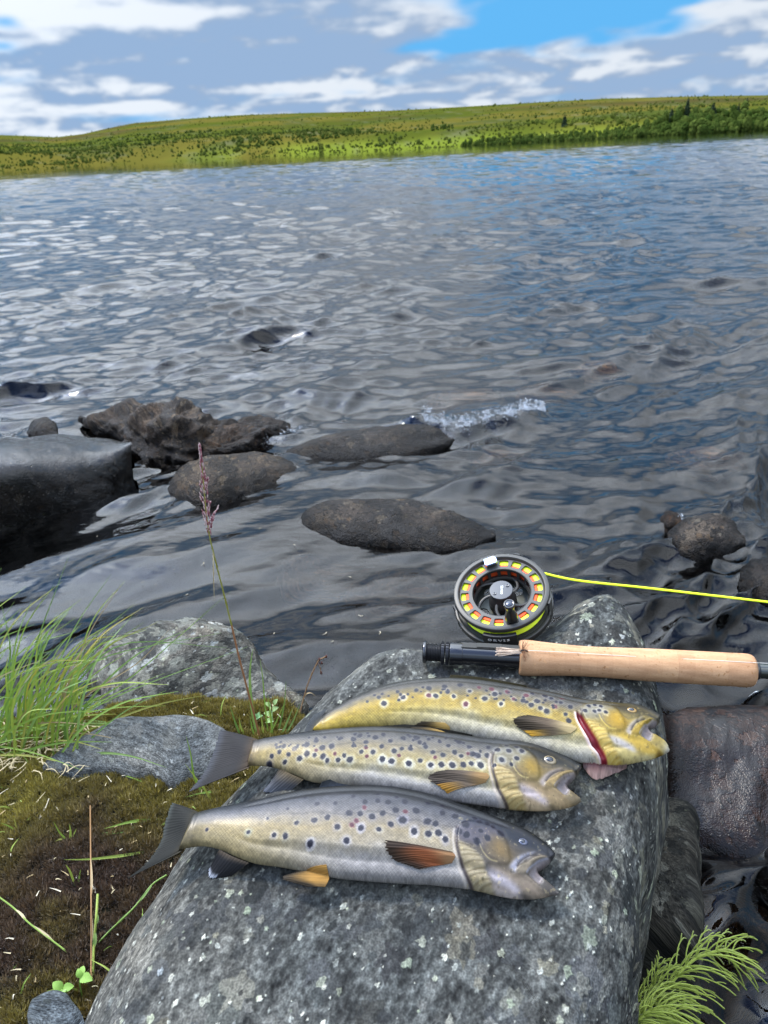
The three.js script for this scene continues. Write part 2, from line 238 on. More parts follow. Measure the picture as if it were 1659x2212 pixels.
function stoneCanvas(n, seed, o) { // o.base, o.layers: [count, smallest, largest, colours, alpha, where]
  const c = document.createElement('canvas'); c.width = n; c.height = n; const ctx = c.getContext('2d'), r = rng(seed);
  const im = ctx.createImageData(n, n), d = im.data, f = o.grain ?? 1, st = o.streak ?? 1, tw = o.turn ?? 0, cs = Math.cos(tw), sn = Math.sin(tw);
  for (let y = 0; y < n; y++) for (let x = 0; x < n; x++) {
    const u = x / n, v = y / n, us = (u * cs + v * sn), vs = (-u * sn + v * cs) * st;
    const a = fbm(u * 5 + seed, v * 5, 4), b = fbm(us * 40 + 7, vs * 40, 3), g = noise2(us * 170, vs * 170), h = noise2(us * 330 + 5, vs * 330);
    const k = 1 + (o.wide ?? 0.22) * a + 0.26 * f * b + 0.22 * f * g + 0.14 * f * h, w = 0.05 * a, i = (y * n + x) * 4;
    d[i] = clamp(o.base[0] * k * (1 + w), 0, 255); d[i + 1] = clamp(o.base[1] * k, 0, 255); d[i + 2] = clamp(o.base[2] * k * (1 - w), 0, 255); d[i + 3] = 255;
  }
  ctx.putImageData(im, 0, 0);
  for (const [count, s0, s1, cols, alpha, where, stretch] of o.layers) for (let i = 0; i < count; i++) {
    const u = r(), v = r(), p = where ? where(u, v) : 1; if (r() > p) continue;
    const col = cols[Math.floor(r() * cols.length)], s = s0 + (s1 - s0) * Math.pow(r(), 2.6), j = 0.85 + 0.3 * r();
    ctx.fillStyle = css(col.map((q) => clamp(q * j, 0, 255)), alpha * (0.6 + 0.4 * r()));
    blotch(ctx, r, u * n, v * n, s, 0.4, stretch ? 1 + (stretch - 1) * r() : 1, tw);
    if (s > 6) { ctx.fillStyle = css(col.map((q) => q * 0.8), alpha * 0.5); for (let k = 0; k < s * 0.9; k++) { const a = r() * 6.28, q = s * Math.sqrt(r()); blotch(ctx, r, u * n + Math.cos(a) * q, v * n + Math.sin(a) * q, 0.8 + s * 0.07 * r(), 0.5); } }
  }
  // a last fine grain over the crusts
  const im2 = ctx.getImageData(0, 0, n, n), e = im2.data;
  for (let y = 0; y < n; y++) for (let x = 0; x < n; x++) { const i = (y * n + x) * 4, k = 1 + 0.16 * f * noise2(x * 0.37, y * 0.37) + 0.1 * f * noise2(x * 0.13 + 9, y * 0.13); e[i] = clamp(e[i] * k, 0, 255); e[i + 1] = clamp(e[i + 1] * k, 0, 255); e[i + 2] = clamp(e[i + 2] * k, 0, 255); }
  ctx.putImageData(im2, 0, 0);
  return c;
}
const PALE = [[138, 138, 130], [126, 130, 124], [150, 150, 140], [112, 114, 108]], DARK = [[34, 36, 36], [44, 46, 46], [54, 55, 52]], GREENISH = [[166, 172, 148], [182, 186, 164], [150, 160, 138]], WHITE = [[176, 182, 182], [160, 168, 172], [190, 192, 186]];

// =====================  the big boulder that everything lies on  =====================
const PL0 = V3(0, 0.205, -0.25), PLN = V3(0.0, 1, 0.25).normalize();
const planeY = (x, z) => PL0.y - (PLN.x * (x - PL0.x) + PLN.z * (z - PL0.z)) / PLN.y;
const boulderOutline = (() => {
  const px = [[60, 2330], [110, 2200], [160, 2075], [232, 1950], [310, 1845], [398, 1725], [505, 1625], [600, 1538], [690, 1464], [780, 1410], [885, 1366], [980, 1334], [1080, 1322], [1160, 1308], [1205, 1297], [1250, 1284], [1305, 1281], [1354, 1300], [1388, 1350], [1414, 1425], [1438, 1515], [1446, 1600], [1430, 1680], [1406, 1780], [1388, 1890], [1380, 2000], [1366, 2110], [1342, 2210], [1318, 2330]];
  const low = PL0.clone().add(V3(0, -0.014, 0));
  const pts = px.map(([x, y]) => { const p = onPlane(x, y, low, PLN); return [p.x, p.z]; });
  pts.push([0.18, 0.02], [-0.1, 0.04]);
  return smoothLine([...pts, pts[0]].map((p) => [p[0], p[1]]), 360).map((p) => [p.x, p.y]);
})();
const BC = [0.03, -0.34];
function edgeRound(x, z) { return lerp(0.045, 0.095, sstep(-0.02, -0.18, x + (z + 0.35) * 0.25)); }
function boulderTop(x, z) { // height of the top without its fine relief
  const d = sdPoly(boulderOutline, x, z), e = edgeRound(x, z);
  let y = planeY(x, z) + 0.006 - 0.03 * sstep(0.115, 0.05, Math.hypot(x - 0.075, (z + 0.6) * 1.1));
  if (d < e) y -= (e * (1 - Math.sqrt(Math.max(0, 1 - (1 - Math.max(d, 0) / e) ** 2)))) * 0.9;
  return y;
}
{
  const NA = 520, NR = 230, NS = 40, pos = [], uv = [], rb = boulderOutline.map(([x, z]) => [Math.atan2(z - BC[1], x - BC[0]), Math.hypot(x - BC[0], z - BC[1])]).sort((a, b) => a[0] - b[0]);
  const radius = (th) => { let lo = rb[rb.length - 1], hi = rb[0]; for (let i = 0; i < rb.length; i++) if (rb[i][0] >= th) { hi = rb[i]; lo = rb[i ? i - 1 : rb.length - 1]; break; } let span = hi[0] - lo[0], off = th - lo[0]; if (span < 0) span += 2 * Math.PI; if (off < 0) off += 2 * Math.PI; if (off > Math.PI * 2) off -= Math.PI * 2; return lerp(lo[1], hi[1], span > 1e-6 ? clamp(off / span, 0, 1) : 0); };
  for (let j = 0; j < NR + NS; j++) for (let i = 0; i < NA; i++) {
    const th = i / (NA - 1) * 2 * Math.PI - Math.PI, R = radius(th), cx = Math.cos(th), cz = Math.sin(th);
    let x, y, z, s;
    if (j < NR) {
      const q = j / (NR - 1), rr = R * (1 - (1 - q) ** 1.35); x = BC[0] + cx * rr; z = BC[1] + cz * rr; y = boulderTop(x, z); s = rr + 0.6 * Math.max(0, planeY(x, z) - y);
      const n = 0.0035 * fbm(x * 12, z * 12, 3) + 0.0016 * fbm(x * 45 + 3, z * 45 + x * 60, 3) + 0.0005 * noise2(x * 220, z * 220); y += n;
    } else {
      const q = (j - NR + 1) / NS, out = 0.012 * Math.sin(q * Math.PI) + 0.01 * fbm(th * 4, q * 5, 3); x = BC[0] + cx * (R + out); z = BC[1] + cz * (R + out);
      y = lerp(boulderTop(BC[0] + cx * R, BC[1] + cz * R), -0.22, q); s = R + q * 0.4;
      const u = onSlab(th, q); x -= cx * u; z -= cz * u;
    }
    pos.push(x, y, z); uv.push((cx * s + 0.42) / 0.9, (cz * s + 0.45) / 0.9);
  }
  function onSlab(th, q) { return q > 0.25 ? 0.03 * sstep(0.25, 0.6, q) : 0; }
  const right = (u, v) => sstep(0.45, 0.72, u), left = (u) => 1 - sstep(0.35, 0.6, u), farr = (u, v) => 1 - sstep(0.18, 0.34, v), all = () => 1;
  const c = stoneCanvas(2048, 5, { base: [78, 79, 76], streak: 1.5, turn: -0.95, wide: 0.3, grain: 1.7, layers: [
    [2600, 6, 26, [[58, 60, 61], [48, 50, 51], [86, 89, 88], [76, 77, 74], [100, 100, 96], [66, 68, 70]], 0.75, all, 1.30],
    [1700, 5, 22, [[118, 118, 108], [112, 108, 94], [132, 130, 118], [98, 102, 98], [140, 136, 120]], 0.7, (u, v) => Math.max(0.2, right(u, v)), 1.15],
    [1900, 3, 15, [[128, 124, 104], [138, 134, 114], [144, 142, 130], [122, 122, 112]], 0.6, (u, v) => Math.max(0.06, right(u, v) * 0.9, farr(u, v) * 0.8), 1.20],
    [2600, 3, 18, DARK, 0.75, (u, v) => Math.max(0.22, right(u, v)), 1.40],
    [1500, 2, 14, [[48, 50, 50], [58, 60, 60]], 0.6, all, 1.60],
    [2600, 1.6, 7.5, [...GREENISH, [150, 152, 140]], 0.85, (u, v) => Math.max(0.5, farr(u, v)), 1.30],
    [700, 2, 6, WHITE, 0.7, (u, v) => Math.max(0.18, right(u, v) * 0.8, farr(u, v) * 0.6), 1.30],
    [1400, 2.5, 11, GREENISH, 0.85, (u, v) => Math.max(0.08, right(u, v) * 0.75, farr(u, v) * 0.9), 1.60],
    [2500, 0.8, 2.6, [[20, 22, 22], [30, 30, 30]], 0.6, all, 1.75],
    [5200, 1.3, 4.2, [[150, 154, 148], [186, 188, 176], [206, 206, 192]], 0.9, all, 1.50],
  ] });
  const t = canvasTexture(c); t.flipY = false; const b = canvasTexture(c, false); b.flipY = false;
  const g = geom(pos, gridIndex(NA, NR + NS, true), { uv });
  solid('boulder', g, new THREE.MeshPhysicalMaterial({ color: new THREE.Color(0.78, 0.76, 0.72), map: t, bumpMap: b, bumpScale: 0.002, roughness: 0.85, specularIntensity: 0.35 }), 'big grey lichen-speckled boulder under the three trout and the fly rod', 'rock');
}

// =====================  other stones: lofted from their near foot over a crown to their far foot  =====================
const wetTex = (() => { const c = stoneCanvas(1024, 21, { base: [74, 70, 66], wide: 0.6, grain: 2.2, streak: 1.6, turn: 0.4, layers: [[300, 8, 50, [[56, 52, 48], [44, 42, 40], [138, 128, 114], [96, 88, 80]], 0.8], [700, 3, 18, [[36, 34, 33], [168, 162, 148], [124, 104, 80]], 0.8], [1500, 1, 4, [[176, 174, 168], [30, 29, 28]], 0.7]] }); return c; })();
const lichenTex = stoneCanvas(1024, 33, { base: [84, 83, 79], grain: 1.4, wide: 0.3, layers: [[420, 8, 46, PALE, 0.8], [260, 8, 40, [[58, 60, 60], [48, 50, 50]], 0.65], [500, 4, 26, [...PALE, ...WHITE], 0.7], [500, 3, 14, DARK, 0.65], [900, 1.5, 6, [...WHITE, ...GREENISH], 0.7]] });
const slabTex = stoneCanvas(1024, 44, { base: [94, 97, 97], wide: 0.3, grain: 1.5, streak: 2, turn: 0.2, layers: [[300, 6, 30, [[104, 108, 108], [82, 86, 88], [116, 116, 110]], 0.5], [500, 2, 10, [[60, 62, 62], [128, 130, 126]], 0.55], [120, 2, 9, WHITE, 0.7], [160, 4, 12, DARK, 0.5]] });
const mat = (c, o) => { const t = canvasTexture(c), b = canvasTexture(c, false); return new THREE.MeshPhysicalMaterial({ map: t, bumpMap: b, vertexColors: true, ...o }); };
const SHINE = mat(wetTex, { color: new THREE.Color(0.5, 0.44, 0.4), roughness: 0.1, bumpScale: 0.0015, specularIntensity: 1 });
const WETDARK = mat(wetTex, { color: new THREE.Color(0.32, 0.27, 0.24), roughness: 0.3, bumpScale: 0.0012, specularIntensity: 0.45 });
const WET = mat(wetTex, { color: new THREE.Color(0.5, 0.45, 0.39), roughness: 0.5, bumpScale: 0.008, specularIntensity: 0.35 });
const LICHEN = mat(lichenTex, { color: new THREE.Color(0.68, 0.66, 0.61), roughness: 0.9, bumpScale: 0.004, specularIntensity: 0.3 });
const SLAB = mat(slabTex, { color: new THREE.Color(0.7, 0.68, 0.64), roughness: 0.85, bumpScale: 0.003, specularIntensity: 0.3 });
// front: the foot in the photograph on the level y0; mid: a shoulder; ridge: the skyline; tm, tr: how far behind the foot they lie; back: depth of the far side
function loft(o) {
  const NU = o.nu ?? 150, NV = o.nv ?? 90, y0 = o.y0 ?? 0;
  const F = smoothLine(o.front.map(([x, y]) => onY(x, y, y0)), NU), ends = [0, NU - 1];
  const fd = (px, i) => Math.hypot(F[i].x, F[i].z);
  const along = (pts, t, least) => { // the point of the crown behind each point of the foot, pulled nearer where it would lie too low
    const L = smoothLine(pts, NU); let T = L.map((p, i) => { const s = i / (NU - 1), e = Math.min(1, 6 * Math.min(s, 1 - s)); let t2 = t * Math.sqrt(e); while (atDist(p.x, p.y, fd(0, i) + t2).y - y0 < least * t2 && t2 > 0.002) t2 *= 0.96; return t2; });
    for (let k = 0; k < 2; k++) T = T.map((_, i) => { let m = 0, w = 0; for (let q = -7; q <= 7; q++) { const u = T[clamp(i + q, 0, NU - 1)]; m += u; w++; } return m / w; });
    return L.map((p, i) => { const q = atDist(p.x, p.y, fd(0, i) + T[i]); if (q.y < y0 + 0.003) q.y = y0 + 0.003; return q; }); };
  const R = along(o.ridge, o.tr, o.least ?? 0.35), M = o.mid ? along(o.mid, o.tm, 0.5) : null;
  const pos = [], uv = [], col = [], n3 = o.noise ?? 0.012, fr = o.freq ?? 14;
  for (let i = 0; i < NU; i++) {
    const f = F[i], r = R[i], b = V3(f.x, 0, f.z).normalize(), m = M ? M[i] : V3().lerpVectors(f, r, 0.3).setY(lerp(f.y, r.y, o.bulge ?? 0.66));
    const s = i / (NU - 1), e = Math.sqrt(Math.min(1, 5 * Math.min(s, 1 - s)));
    const under = f.clone().addScaledVector(b, 0.03 * e).setY(y0 - 0.16), pre = f.clone().setY(y0 - 0.05);
    const h = Math.max(0.004, r.y - y0), bk = (o.back ?? 0.15) * e + 0.004;
    const b1 = r.clone().addScaledVector(b, bk * 0.45).setY(y0 + h * 0.72), b2 = r.clone().addScaledVector(b, bk).setY(y0 - 0.05), b3 = b2.clone().setY(y0 - 0.2);
    const curve = new THREE.CatmullRomCurve3([under, pre, f, m, r, b1, b2, b3], false, 'centripetal');
    for (let j = 0; j < NV; j++) pos.push(...curve.getPoint(j / (NV - 1)).toArray());
  }
  let g = geom(pos, gridIndex(NV, NU, !o.flip)); const P = g.attributes.position, N = g.attributes.normal; let su = 0;
  for (let i = 0; i < NU; i++) { if (i) su += F[i].distanceTo(F[i - 1]); let sv = 0; for (let j = 0; j < NV; j++) { const k = i * NV + j; if (j) sv += Math.hypot(P.getX(k) - P.getX(k - 1), P.getY(k) - P.getY(k - 1), P.getZ(k) - P.getZ(k - 1)); uv.push(su / 0.42 + (o.shift ?? 0), sv / 0.42); } }
  for (let k = 0; k < P.count; k++) {
    const x = P.getX(k), y = P.getY(k), z = P.getZ(k), s = o.seed ?? 0, a = n3 * (fbm3(x * fr + s, y * fr * 1.6, z * fr, 4) + 0.55 * Math.abs(noise3(x * fr * 0.6 + 9 + s, y * fr, z * fr * 0.6)) * (o.crag ?? 0.4) * 2 + 0.22 * Math.abs(noise3(x * fr * 3 + s, y * fr * 4, z * fr * 3)) + 0.05 * noise3(x * 160, y * 160, z * 160));
    P.setXYZ(k, x + N.getX(k) * a, y + N.getY(k) * a, z + N.getZ(k) * a);
    const hgt = y - y0, steep = o.face ? lerp(o.face, o.top ?? 1, sstep(0.5, 0.8, N.getY(k))) : 1, t = (o.tint ?? [1, 1, 1]).map((v) => v * steep), w = o.dry ? 1 : lerp(0.26, 1, sstep(0.004, o.damp ?? 0.05, hgt + 0.02 * noise3(x * 20, y * 20, z * 20))), q = 1 + 0.25 * fbm3(x * 9 + 4, y * 9, z * 9, 3);  // face, top: shade on steep sides and sheen on flat tops, painted by slope
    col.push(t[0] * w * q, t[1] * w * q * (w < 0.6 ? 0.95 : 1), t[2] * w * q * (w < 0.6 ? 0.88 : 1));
  }
  g = geom(P.array, g.index.array, { uv, color: col });
  return g;
}
// --- stones standing in the lake ---
solid('lake_rock', loft({ front: [[-160, 1178], [-60, 1160], [40, 1135], [120, 1112], [200, 1083], [262, 1052], [288, 1030]], mid: [[-160, 1012], [-60, 1005], [40, 1000], [120, 1004], [200, 995], [252, 975], [284, 960]], ridge: [[-160, 952], [-60, 950], [40, 947], [120, 938], [200, 944], [255, 952], [282, 958]], tm: 0.02, tr: 0.3, back: 0.06, noise: 0.006, crag: 0.2, seed: 1, face: 0.2, top: 7, tint: [0.8, 0.78, 0.76], damp: 0.04 }), SHINE, 'wide flat-topped dark rock in the water at the left edge, its wet shine painted as a pale top', 'rock');  // pale top stands in for reflected sky, front tinted dark as painted shade
solid('lake_rock', loft({ front: [[178, 925], [230, 945], [300, 975], [370, 985], [440, 972], [500, 945], [530, 925]], ridge: [[180, 915], [212, 895], [255, 873], [300, 866], [350, 867], [385, 864], [425, 880], [470, 905], [525, 915]], tr: 0.14, back: 0.12, noise: 0.034, crag: 1.3, freq: 11, seed: 3, bulge: 0.75, tint: [0.95, 0.86, 0.78], damp: 0.09 }), WET, 'craggy brown rock standing highest in the water, behind the flat-topped one', 'rock');
solid('lake_rock', loft({ front: [[412, 968], [460, 978], [520, 962], [580, 945], [635, 930]], ridge: [[415, 955], [450, 930], [500, 915], [545, 903], [590, 907], [630, 922]], tr: 0.1, back: 0.1, noise: 0.022, crag: 1.2, seed: 5, bulge: 0.7, tint: [0.92, 0.74, 0.6], damp: 0.07 }), WET, 'low reddish brown rock touching the craggy rock on its right', 'rock');
solid('lake_rock', loft({ front: [[55, 936], [90, 946], [130, 940]], ridge: [[58, 930], [75, 908], [98, 902], [118, 913], [128, 932]], tr: 0.06, back: 0.06, noise: 0.01, crag: 0.8, seed: 8, nu: 60, nv: 50, tint: [0.42, 0.42, 0.42] }), WET, 'small black rock tip in the waves behind the flat-topped rock', 'rock');
solid('lake_rock', loft({ front: [[362, 1064], [385, 1082], [430, 1098], [480, 1090], [540, 1068], [600, 1046], [655, 1012]], ridge: [[366, 1048], [385, 1020], [420, 998], [458, 987], [510, 988], [560, 984], [610, 995], [645, 1008]], tr: 0.12, back: 0.1, noise: 0.007, crag: 0.3, seed: 11, bulge: 0.72, tint: [0.86, 0.8, 0.7], damp: 0.05 }), WET, 'rounded grey-brown rock in the water behind the grass seed head', 'rock');
solid('lake_rock', loft({ front: [[612, 985], [680, 992], [760, 995], [850, 988], [930, 970], [1012, 938]], mid: [[614, 980], [680, 965], [760, 955], [850, 948], [930, 945], [1008, 937]], ridge: [[616, 977], [680, 955], [760, 937], [850, 927], [930, 926], [985, 930], [1010, 936]], tm: 0.05, tr: 0.13, back: 0.12, noise: 0.006, crag: 0.4, seed: 14, tint: [0.6, 0.6, 0.6], damp: 0.05 }), WET, 'long low dark rock washed by the water, in front of the breaking ripple', 'rock');
solid('lake_rock', loft({ front: [[640, 1140], [680, 1156], [740, 1172], [820, 1172], [900, 1184], [960, 1190], [1020, 1178], [1072, 1158]], ridge: [[644, 1132], [670, 1105], [720, 1090], [790, 1087], [860, 1088], [930, 1105], [1000, 1132], [1050, 1150], [1070, 1157]], tr: 0.12, back: 0.1, noise: 0.006, crag: 0.45, seed: 17, bulge: 0.6, tint: [0.68, 0.68, 0.68], damp: 0.05 }), WET, 'smooth whale-backed dark grey rock in the water, nearest behind the fly reel', 'rock');
solid('lake_rock', loft({ front: [[1440, 1168], [1470, 1195], [1520, 1200], [1570, 1190], [1612, 1172]], ridge: [[1442, 1158], [1468, 1138], [1505, 1120], [1540, 1116], [1575, 1132], [1610, 1165]], tr: 0.07, back: 0.08, noise: 0.008, crag: 0.5, seed: 20, nu: 80, nv: 60, tint: [0.7, 0.7, 0.72], damp: 0.03 }), WET, 'small wet grey rock just breaking the surface at the right, under a film of water', 'rock');
solid('lake_rock', loft({ front: [[1424, 1124], [1445, 1140], [1478, 1138]], ridge: [[1426, 1118], [1445, 1106], [1476, 1120]], tr: 0.03, back: 0.04, noise: 0.006, seed: 23, nu: 40, nv: 40, tint: [0.9, 0.55, 0.25] }), WET, 'small orange-brown stone against the wet grey rock at the right', 'rock');
solid('lake_rock', loft({ front: [[1592, 1262], [1625, 1290], [1680, 1300], [1760, 1290]], ridge: [[1594, 1256], [1625, 1234], [1670, 1220], [1758, 1224]], tr: 0.08, back: 0.1, noise: 0.012, seed: 26, nu: 70, nv: 50, tint: [0.4, 0.4, 0.42] }), WET, 'dark rock lapped by water at the right edge above the fly line', 'rock');
// the broad sunken rock on the right, only its crown out of the water
solid('lake_rock', loft({ front: [[1405, 1850], [1440, 1838], [1500, 1835], [1560, 1855], [1620, 1880], [1700, 1905], [1790, 1925]], mid: [[1405, 1690], [1440, 1672], [1500, 1668], [1560, 1672], [1620, 1680], [1700, 1690], [1790, 1700]], ridge: [[1405, 1562], [1440, 1548], [1500, 1545], [1560, 1542], [1620, 1540], [1700, 1536], [1790, 1536]], tm: 0.09, tr: 0.18, back: 0.08, noise: 0.005, freq: 14, crag: 0.5, seed: 29, tint: [0.34, 0.22, 0.17], damp: 0.06, flip: false }), WETDARK, 'broad dark brown wet rock in the water right of the boulder', 'rock');
// --- stones of the bank ---
solid('bank_rock', loft({ y0: 0.012, front: [[186, 1452], [215, 1500], [250, 1545], [310, 1560], [380, 1556], [460, 1548], [540, 1540], [600, 1540], [650, 1535]], ridge: [[187, 1441], [228, 1414], [275, 1384], [330, 1360], [400, 1352], [465, 1354], [515, 1374], [555, 1412], [590, 1465], [618, 1490], [648, 1522]], tr: 0.09, back: 0.1, noise: 0.009, crag: 0.6, freq: 16, seed: 41, bulge: 0.6, dry: true }), LICHEN, 'lichen-covered rounded grey rock at the edge of the bank behind the grass', 'rock');
solid('bank_rock', loft({ y0: 0.05, front: [[90, 1660], [150, 1672], [210, 1664], [270, 1672], [330, 1678], [372, 1700], [420, 1680], [480, 1660], [520, 1640]], mid: [[95, 1655], [150, 1640], [210, 1620], [270, 1610], [330, 1605], [372, 1605], [420, 1600], [480, 1600], [518, 1612]], ridge: [[100, 1652], [160, 1615], [215, 1585], [262, 1562], [330, 1556], [390, 1557], [450, 1570], [485, 1585], [516, 1608]], tm: 0.05, tr: 0.1, back: 0.04, noise: 0.005, crag: 0.4, freq: 18, seed: 44, dry: true }), SLAB, 'smooth blue-grey slab half sunk in the moss left of the tails', 'rock');
solid('bank_rock', loft({ y0: 0.03, front: [[585, 1545], [615, 1562], [650, 1558], [668, 1540]], ridge: [[588, 1525], [605, 1506], [630, 1500], [650, 1508], [666, 1528]], tr: 0.025, back: 0.03, noise: 0.004, seed: 47, nu: 50, nv: 40, dry: true, tint: [0.8, 0.76, 0.7] }), LICHEN, 'small rounded stone between the lichen-covered rock and the boulder', 'rock');
solid('bank_rock', loft({ y0: 0.09, front: [[60, 2232], [110, 2235], [160, 2228], [185, 2215]], ridge: [[66, 2222], [95, 2198], [130, 2182], [160, 2190], [182, 2206]], tr: 0.02, back: 0.04, noise: 0.003, seed: 50, nu: 50, nv: 40, dry: true, tint: [0.9, 0.95, 1] }), SLAB, 'grey stone tip poking from the moss at the bottom left', 'rock');

// =====================  trout  =====================
// Each trout lies on its side on the boulder. Its flank is a relief over the plane of the fish: outline, thickness, jaws, gill cover and fins.
const FN = PLN.clone();
function trout(o) {
  const Z = o.zoom, D = ([x, y]) => [Z[0] + Z[2] * x, Z[1] + Z[2] * y], DH = ([x, y]) => [o.head[0] + o.head[2] * x, o.head[1] + o.head[2] * y];
  const mid = PL0.clone().addScaledVector(FN, o.lift), top = PL0.clone().addScaledVector(FN, o.lift + o.thick * 0.75);
  const e0 = onPlane(...D(o.axis[0]), mid, FN), e1 = onPlane(...D(o.axis[1]), mid, FN);
  const O = e0.clone().lerp(e1, 0.5), A = e1.clone().sub(e0).normalize(), B = FN.clone().cross(A).normalize(); // A to the head, B to the back
  const toAB = (p) => [p.clone().sub(O).dot(A), p.clone().sub(O).dot(B)];
  const M = (p) => toAB(onPlane(...D(p), mid, FN)), S = (p) => toAB(onPlane(...D(p), top, FN)), HS = (p) => toAB(onPlane(...DH(p), top, FN)), HM = (p) => toAB(onPlane(...DH(p), mid, FN));
  const world = (a, b, h) => O.clone().addScaledVector(A, a).addScaledVector(B, b).addScaledVector(FN, h);
  // ---- outline ----
  const curve = (pts, n) => smoothLine(pts, n).map((p) => [p.x, p.y]);
  const back = curve(o.back.map(M), 90), belly = curve(o.belly.map(M), 90), mouth = curve(o.mouth.map(HM), 26);
  const outline = [...back, ...mouth.slice(1, -1), ...belly.slice().reverse()];
  const pad = 0.004, a0 = Math.min(...outline.map((p) => p[0])) - pad, a1 = Math.max(...outline.map((p) => p[0])) + pad, b0 = Math.min(...outline.map((p) => p[1])) - pad, b1 = Math.max(...outline.map((p) => p[1])) + pad;
  // back and belly lines by column
  const NC = 600, hi = new Float32Array(NC).fill(-1), lo = new Float32Array(NC).fill(1);
  const col = (a) => clamp((a - a0) / (a1 - a0) * (NC - 1), 0, NC - 1);
  for (let i = 0, j = outline.length - 1; i < outline.length; j = i++) { const p = outline[j], q = outline[i], c0 = Math.floor(col(Math.min(p[0], q[0]))), c1 = Math.ceil(col(Math.max(p[0], q[0]))); for (let c = c0; c <= c1; c++) { const a = a0 + c / (NC - 1) * (a1 - a0), t = Math.abs(q[0] - p[0]) < 1e-7 ? 0.5 : clamp((a - p[0]) / (q[0] - p[0]), 0, 1), b = lerp(p[1], q[1], t); hi[c] = Math.max(hi[c], b); lo[c] = Math.min(lo[c], b); } }
  const at = (arr, a) => { const c = col(a), i = Math.floor(c), f = c - i; return arr[i] + (arr[Math.min(i + 1, NC - 1)] - arr[i]) * f; };
  const half = new Float32Array(NC); for (let c = 0; c < NC; c++) { let s = 0, n = 0; for (let q = -14; q <= 14; q++) { const k = clamp(c + q, 0, NC - 1); if (hi[k] > lo[k]) { s += (hi[k] - lo[k]) / 2; n++; } } half[c] = n ? s / n : 0; }
  const headA = HS(o.gill[2])[0], snoutA = Math.max(...outline.map((p) => p[0]));
  // ---- the skin: colour and relief painted in the plane of the fish ----
  const W = 1536, H = Math.round(W * (b1 - b0) / (a1 - a0)), px = ([a, b]) => [(a - a0) / (a1 - a0) * W, (b1 - b) / (b1 - b0) * H], mm = W / (a1 - a0) / 1000;
  const can = document.createElement('canvas'); can.width = W; can.height = H; const ctx = can.getContext('2d');
  const rel = document.createElement('canvas'); rel.width = W; rel.height = H; const rc = rel.getContext('2d');
  const r = rng(o.seed), im = ctx.createImageData(W, H), d = im.data;
  const stops = o.palette;
  const pal = (t) => { let i = 1; while (i < stops.length - 1 && stops[i][0] < t) i++; const p = stops[i - 1], q = stops[i]; return mix3(p[1], q[1], clamp((t - p[0]) / (q[0] - p[0]), 0, 1)); };
  const scalesH = new Float32Array(W * H);
  for (let y = 0; y < H; y++) { const b = b1 - y / H * (b1 - b0); for (let x = 0; x < W; x++) {
    const a = a0 + x / W * (a1 - a0), h = at(hi, a), l = at(lo, a), i = (y * W + x) * 4, body = 1 - sstep(headA - 0.004, headA + 0.004, a);
    let t = h > l ? clamp((h - b) / (h - l), 0, 1) : 0.5; const s = (a - a0) / (a1 - a0);
    t += 0.055 * fbm(a * 60 + o.seed, b * 90, 3) + (o.tilt ? o.tilt(s) : 0);
    const lat = Math.exp(-(((t - 0.46) / 0.012) ** 2)) * body * 0.16; let c = pal(t).map((v) => v * (1 - lat)); if (o.tone) c = o.tone(c, s, t);
    // scales: overlapping rows on a diamond lattice
    const su = a / 0.00118, sv = b / 0.00098, p1 = Math.abs(((su + sv) % 2 + 2) % 2 - 1), p2 = Math.abs(((su - sv) % 2 + 2) % 2 - 1), sc = Math.max(p1, p2);
    const edge = sstep(0.72, 1, sc) * body * sstep(0.02, 0.12, s), dark = (1 - sstep(0.15, 0.75, t)) * 0.30 + 0.10, cellN = noise2(Math.round((su + sv) / 2) * 3.7 + 0.5, Math.round((su - sv) / 2) * 5.3 + 0.5);
    const k = 1 - edge * dark + body * (1 - edge) * 0.10 * cellN + 0.10 * fbm(a * 220 + 5, b * 260, 3) + 0.06 * noise2(a * 1500, b * 1500);
    const g = (o.gain ?? 0.72) * lerp(0.72, 1, sstep(0.05, 0.5, t)), lu = (c[0] + c[1] + c[2]) / 3; for (let q = 0; q < 3; q++) d[i + q] = clamp((lu + (c[q] - lu) * 1.04) * k * g, 0, 255); d[i + 3] = 255;
    scalesH[y * W + x] = body * (1 - edge) * (0.8 + 0.4 * cellN) * sstep(0.02, 0.1, s);
  } }
  ctx.putImageData(im, 0, 0);
  rc.fillStyle = 'rgb(128,128,128)'; rc.fillRect(0, 0, W, H);
  const path = (c, pts, close, smooth = true) => { const q = (smooth ? curve(pts, Math.max(12, pts.length * 8)) : pts).map(px); c.beginPath(); q.forEach((p, i) => i ? c.lineTo(...p) : c.moveTo(...p)); if (close) c.closePath(); };
  const fillP = (pts, colour, alpha = 1, blur = 0.8) => { ctx.filter = `blur(${(blur * mm).toFixed(2)}px)`; ctx.fillStyle = css(colour, alpha); path(ctx, [...pts, pts[0]], true); ctx.fill(); ctx.filter = 'none'; };
  const line = (pts, colour, w, alpha = 1, blur = 0.3) => { ctx.filter = `blur(${(blur * mm).toFixed(2)}px)`; ctx.strokeStyle = css(colour, alpha); ctx.lineWidth = w * mm; ctx.lineCap = 'round'; path(ctx, pts); ctx.stroke(); ctx.filter = 'none'; };
  // relief in millimetres: 1 mm is 32 grey levels
  const rLine = (pts, w, h, blur) => { rc.filter = `blur(${(blur * mm).toFixed(2)}px)`; rc.strokeStyle = h > 0 ? `rgba(255,255,255,${Math.min(1, h * 32 / 127)})` : `rgba(0,0,0,${Math.min(1, -h * 32 / 127)})`; rc.lineWidth = w * mm; rc.lineCap = 'round'; path(rc, pts); rc.stroke(); rc.filter = 'none'; };
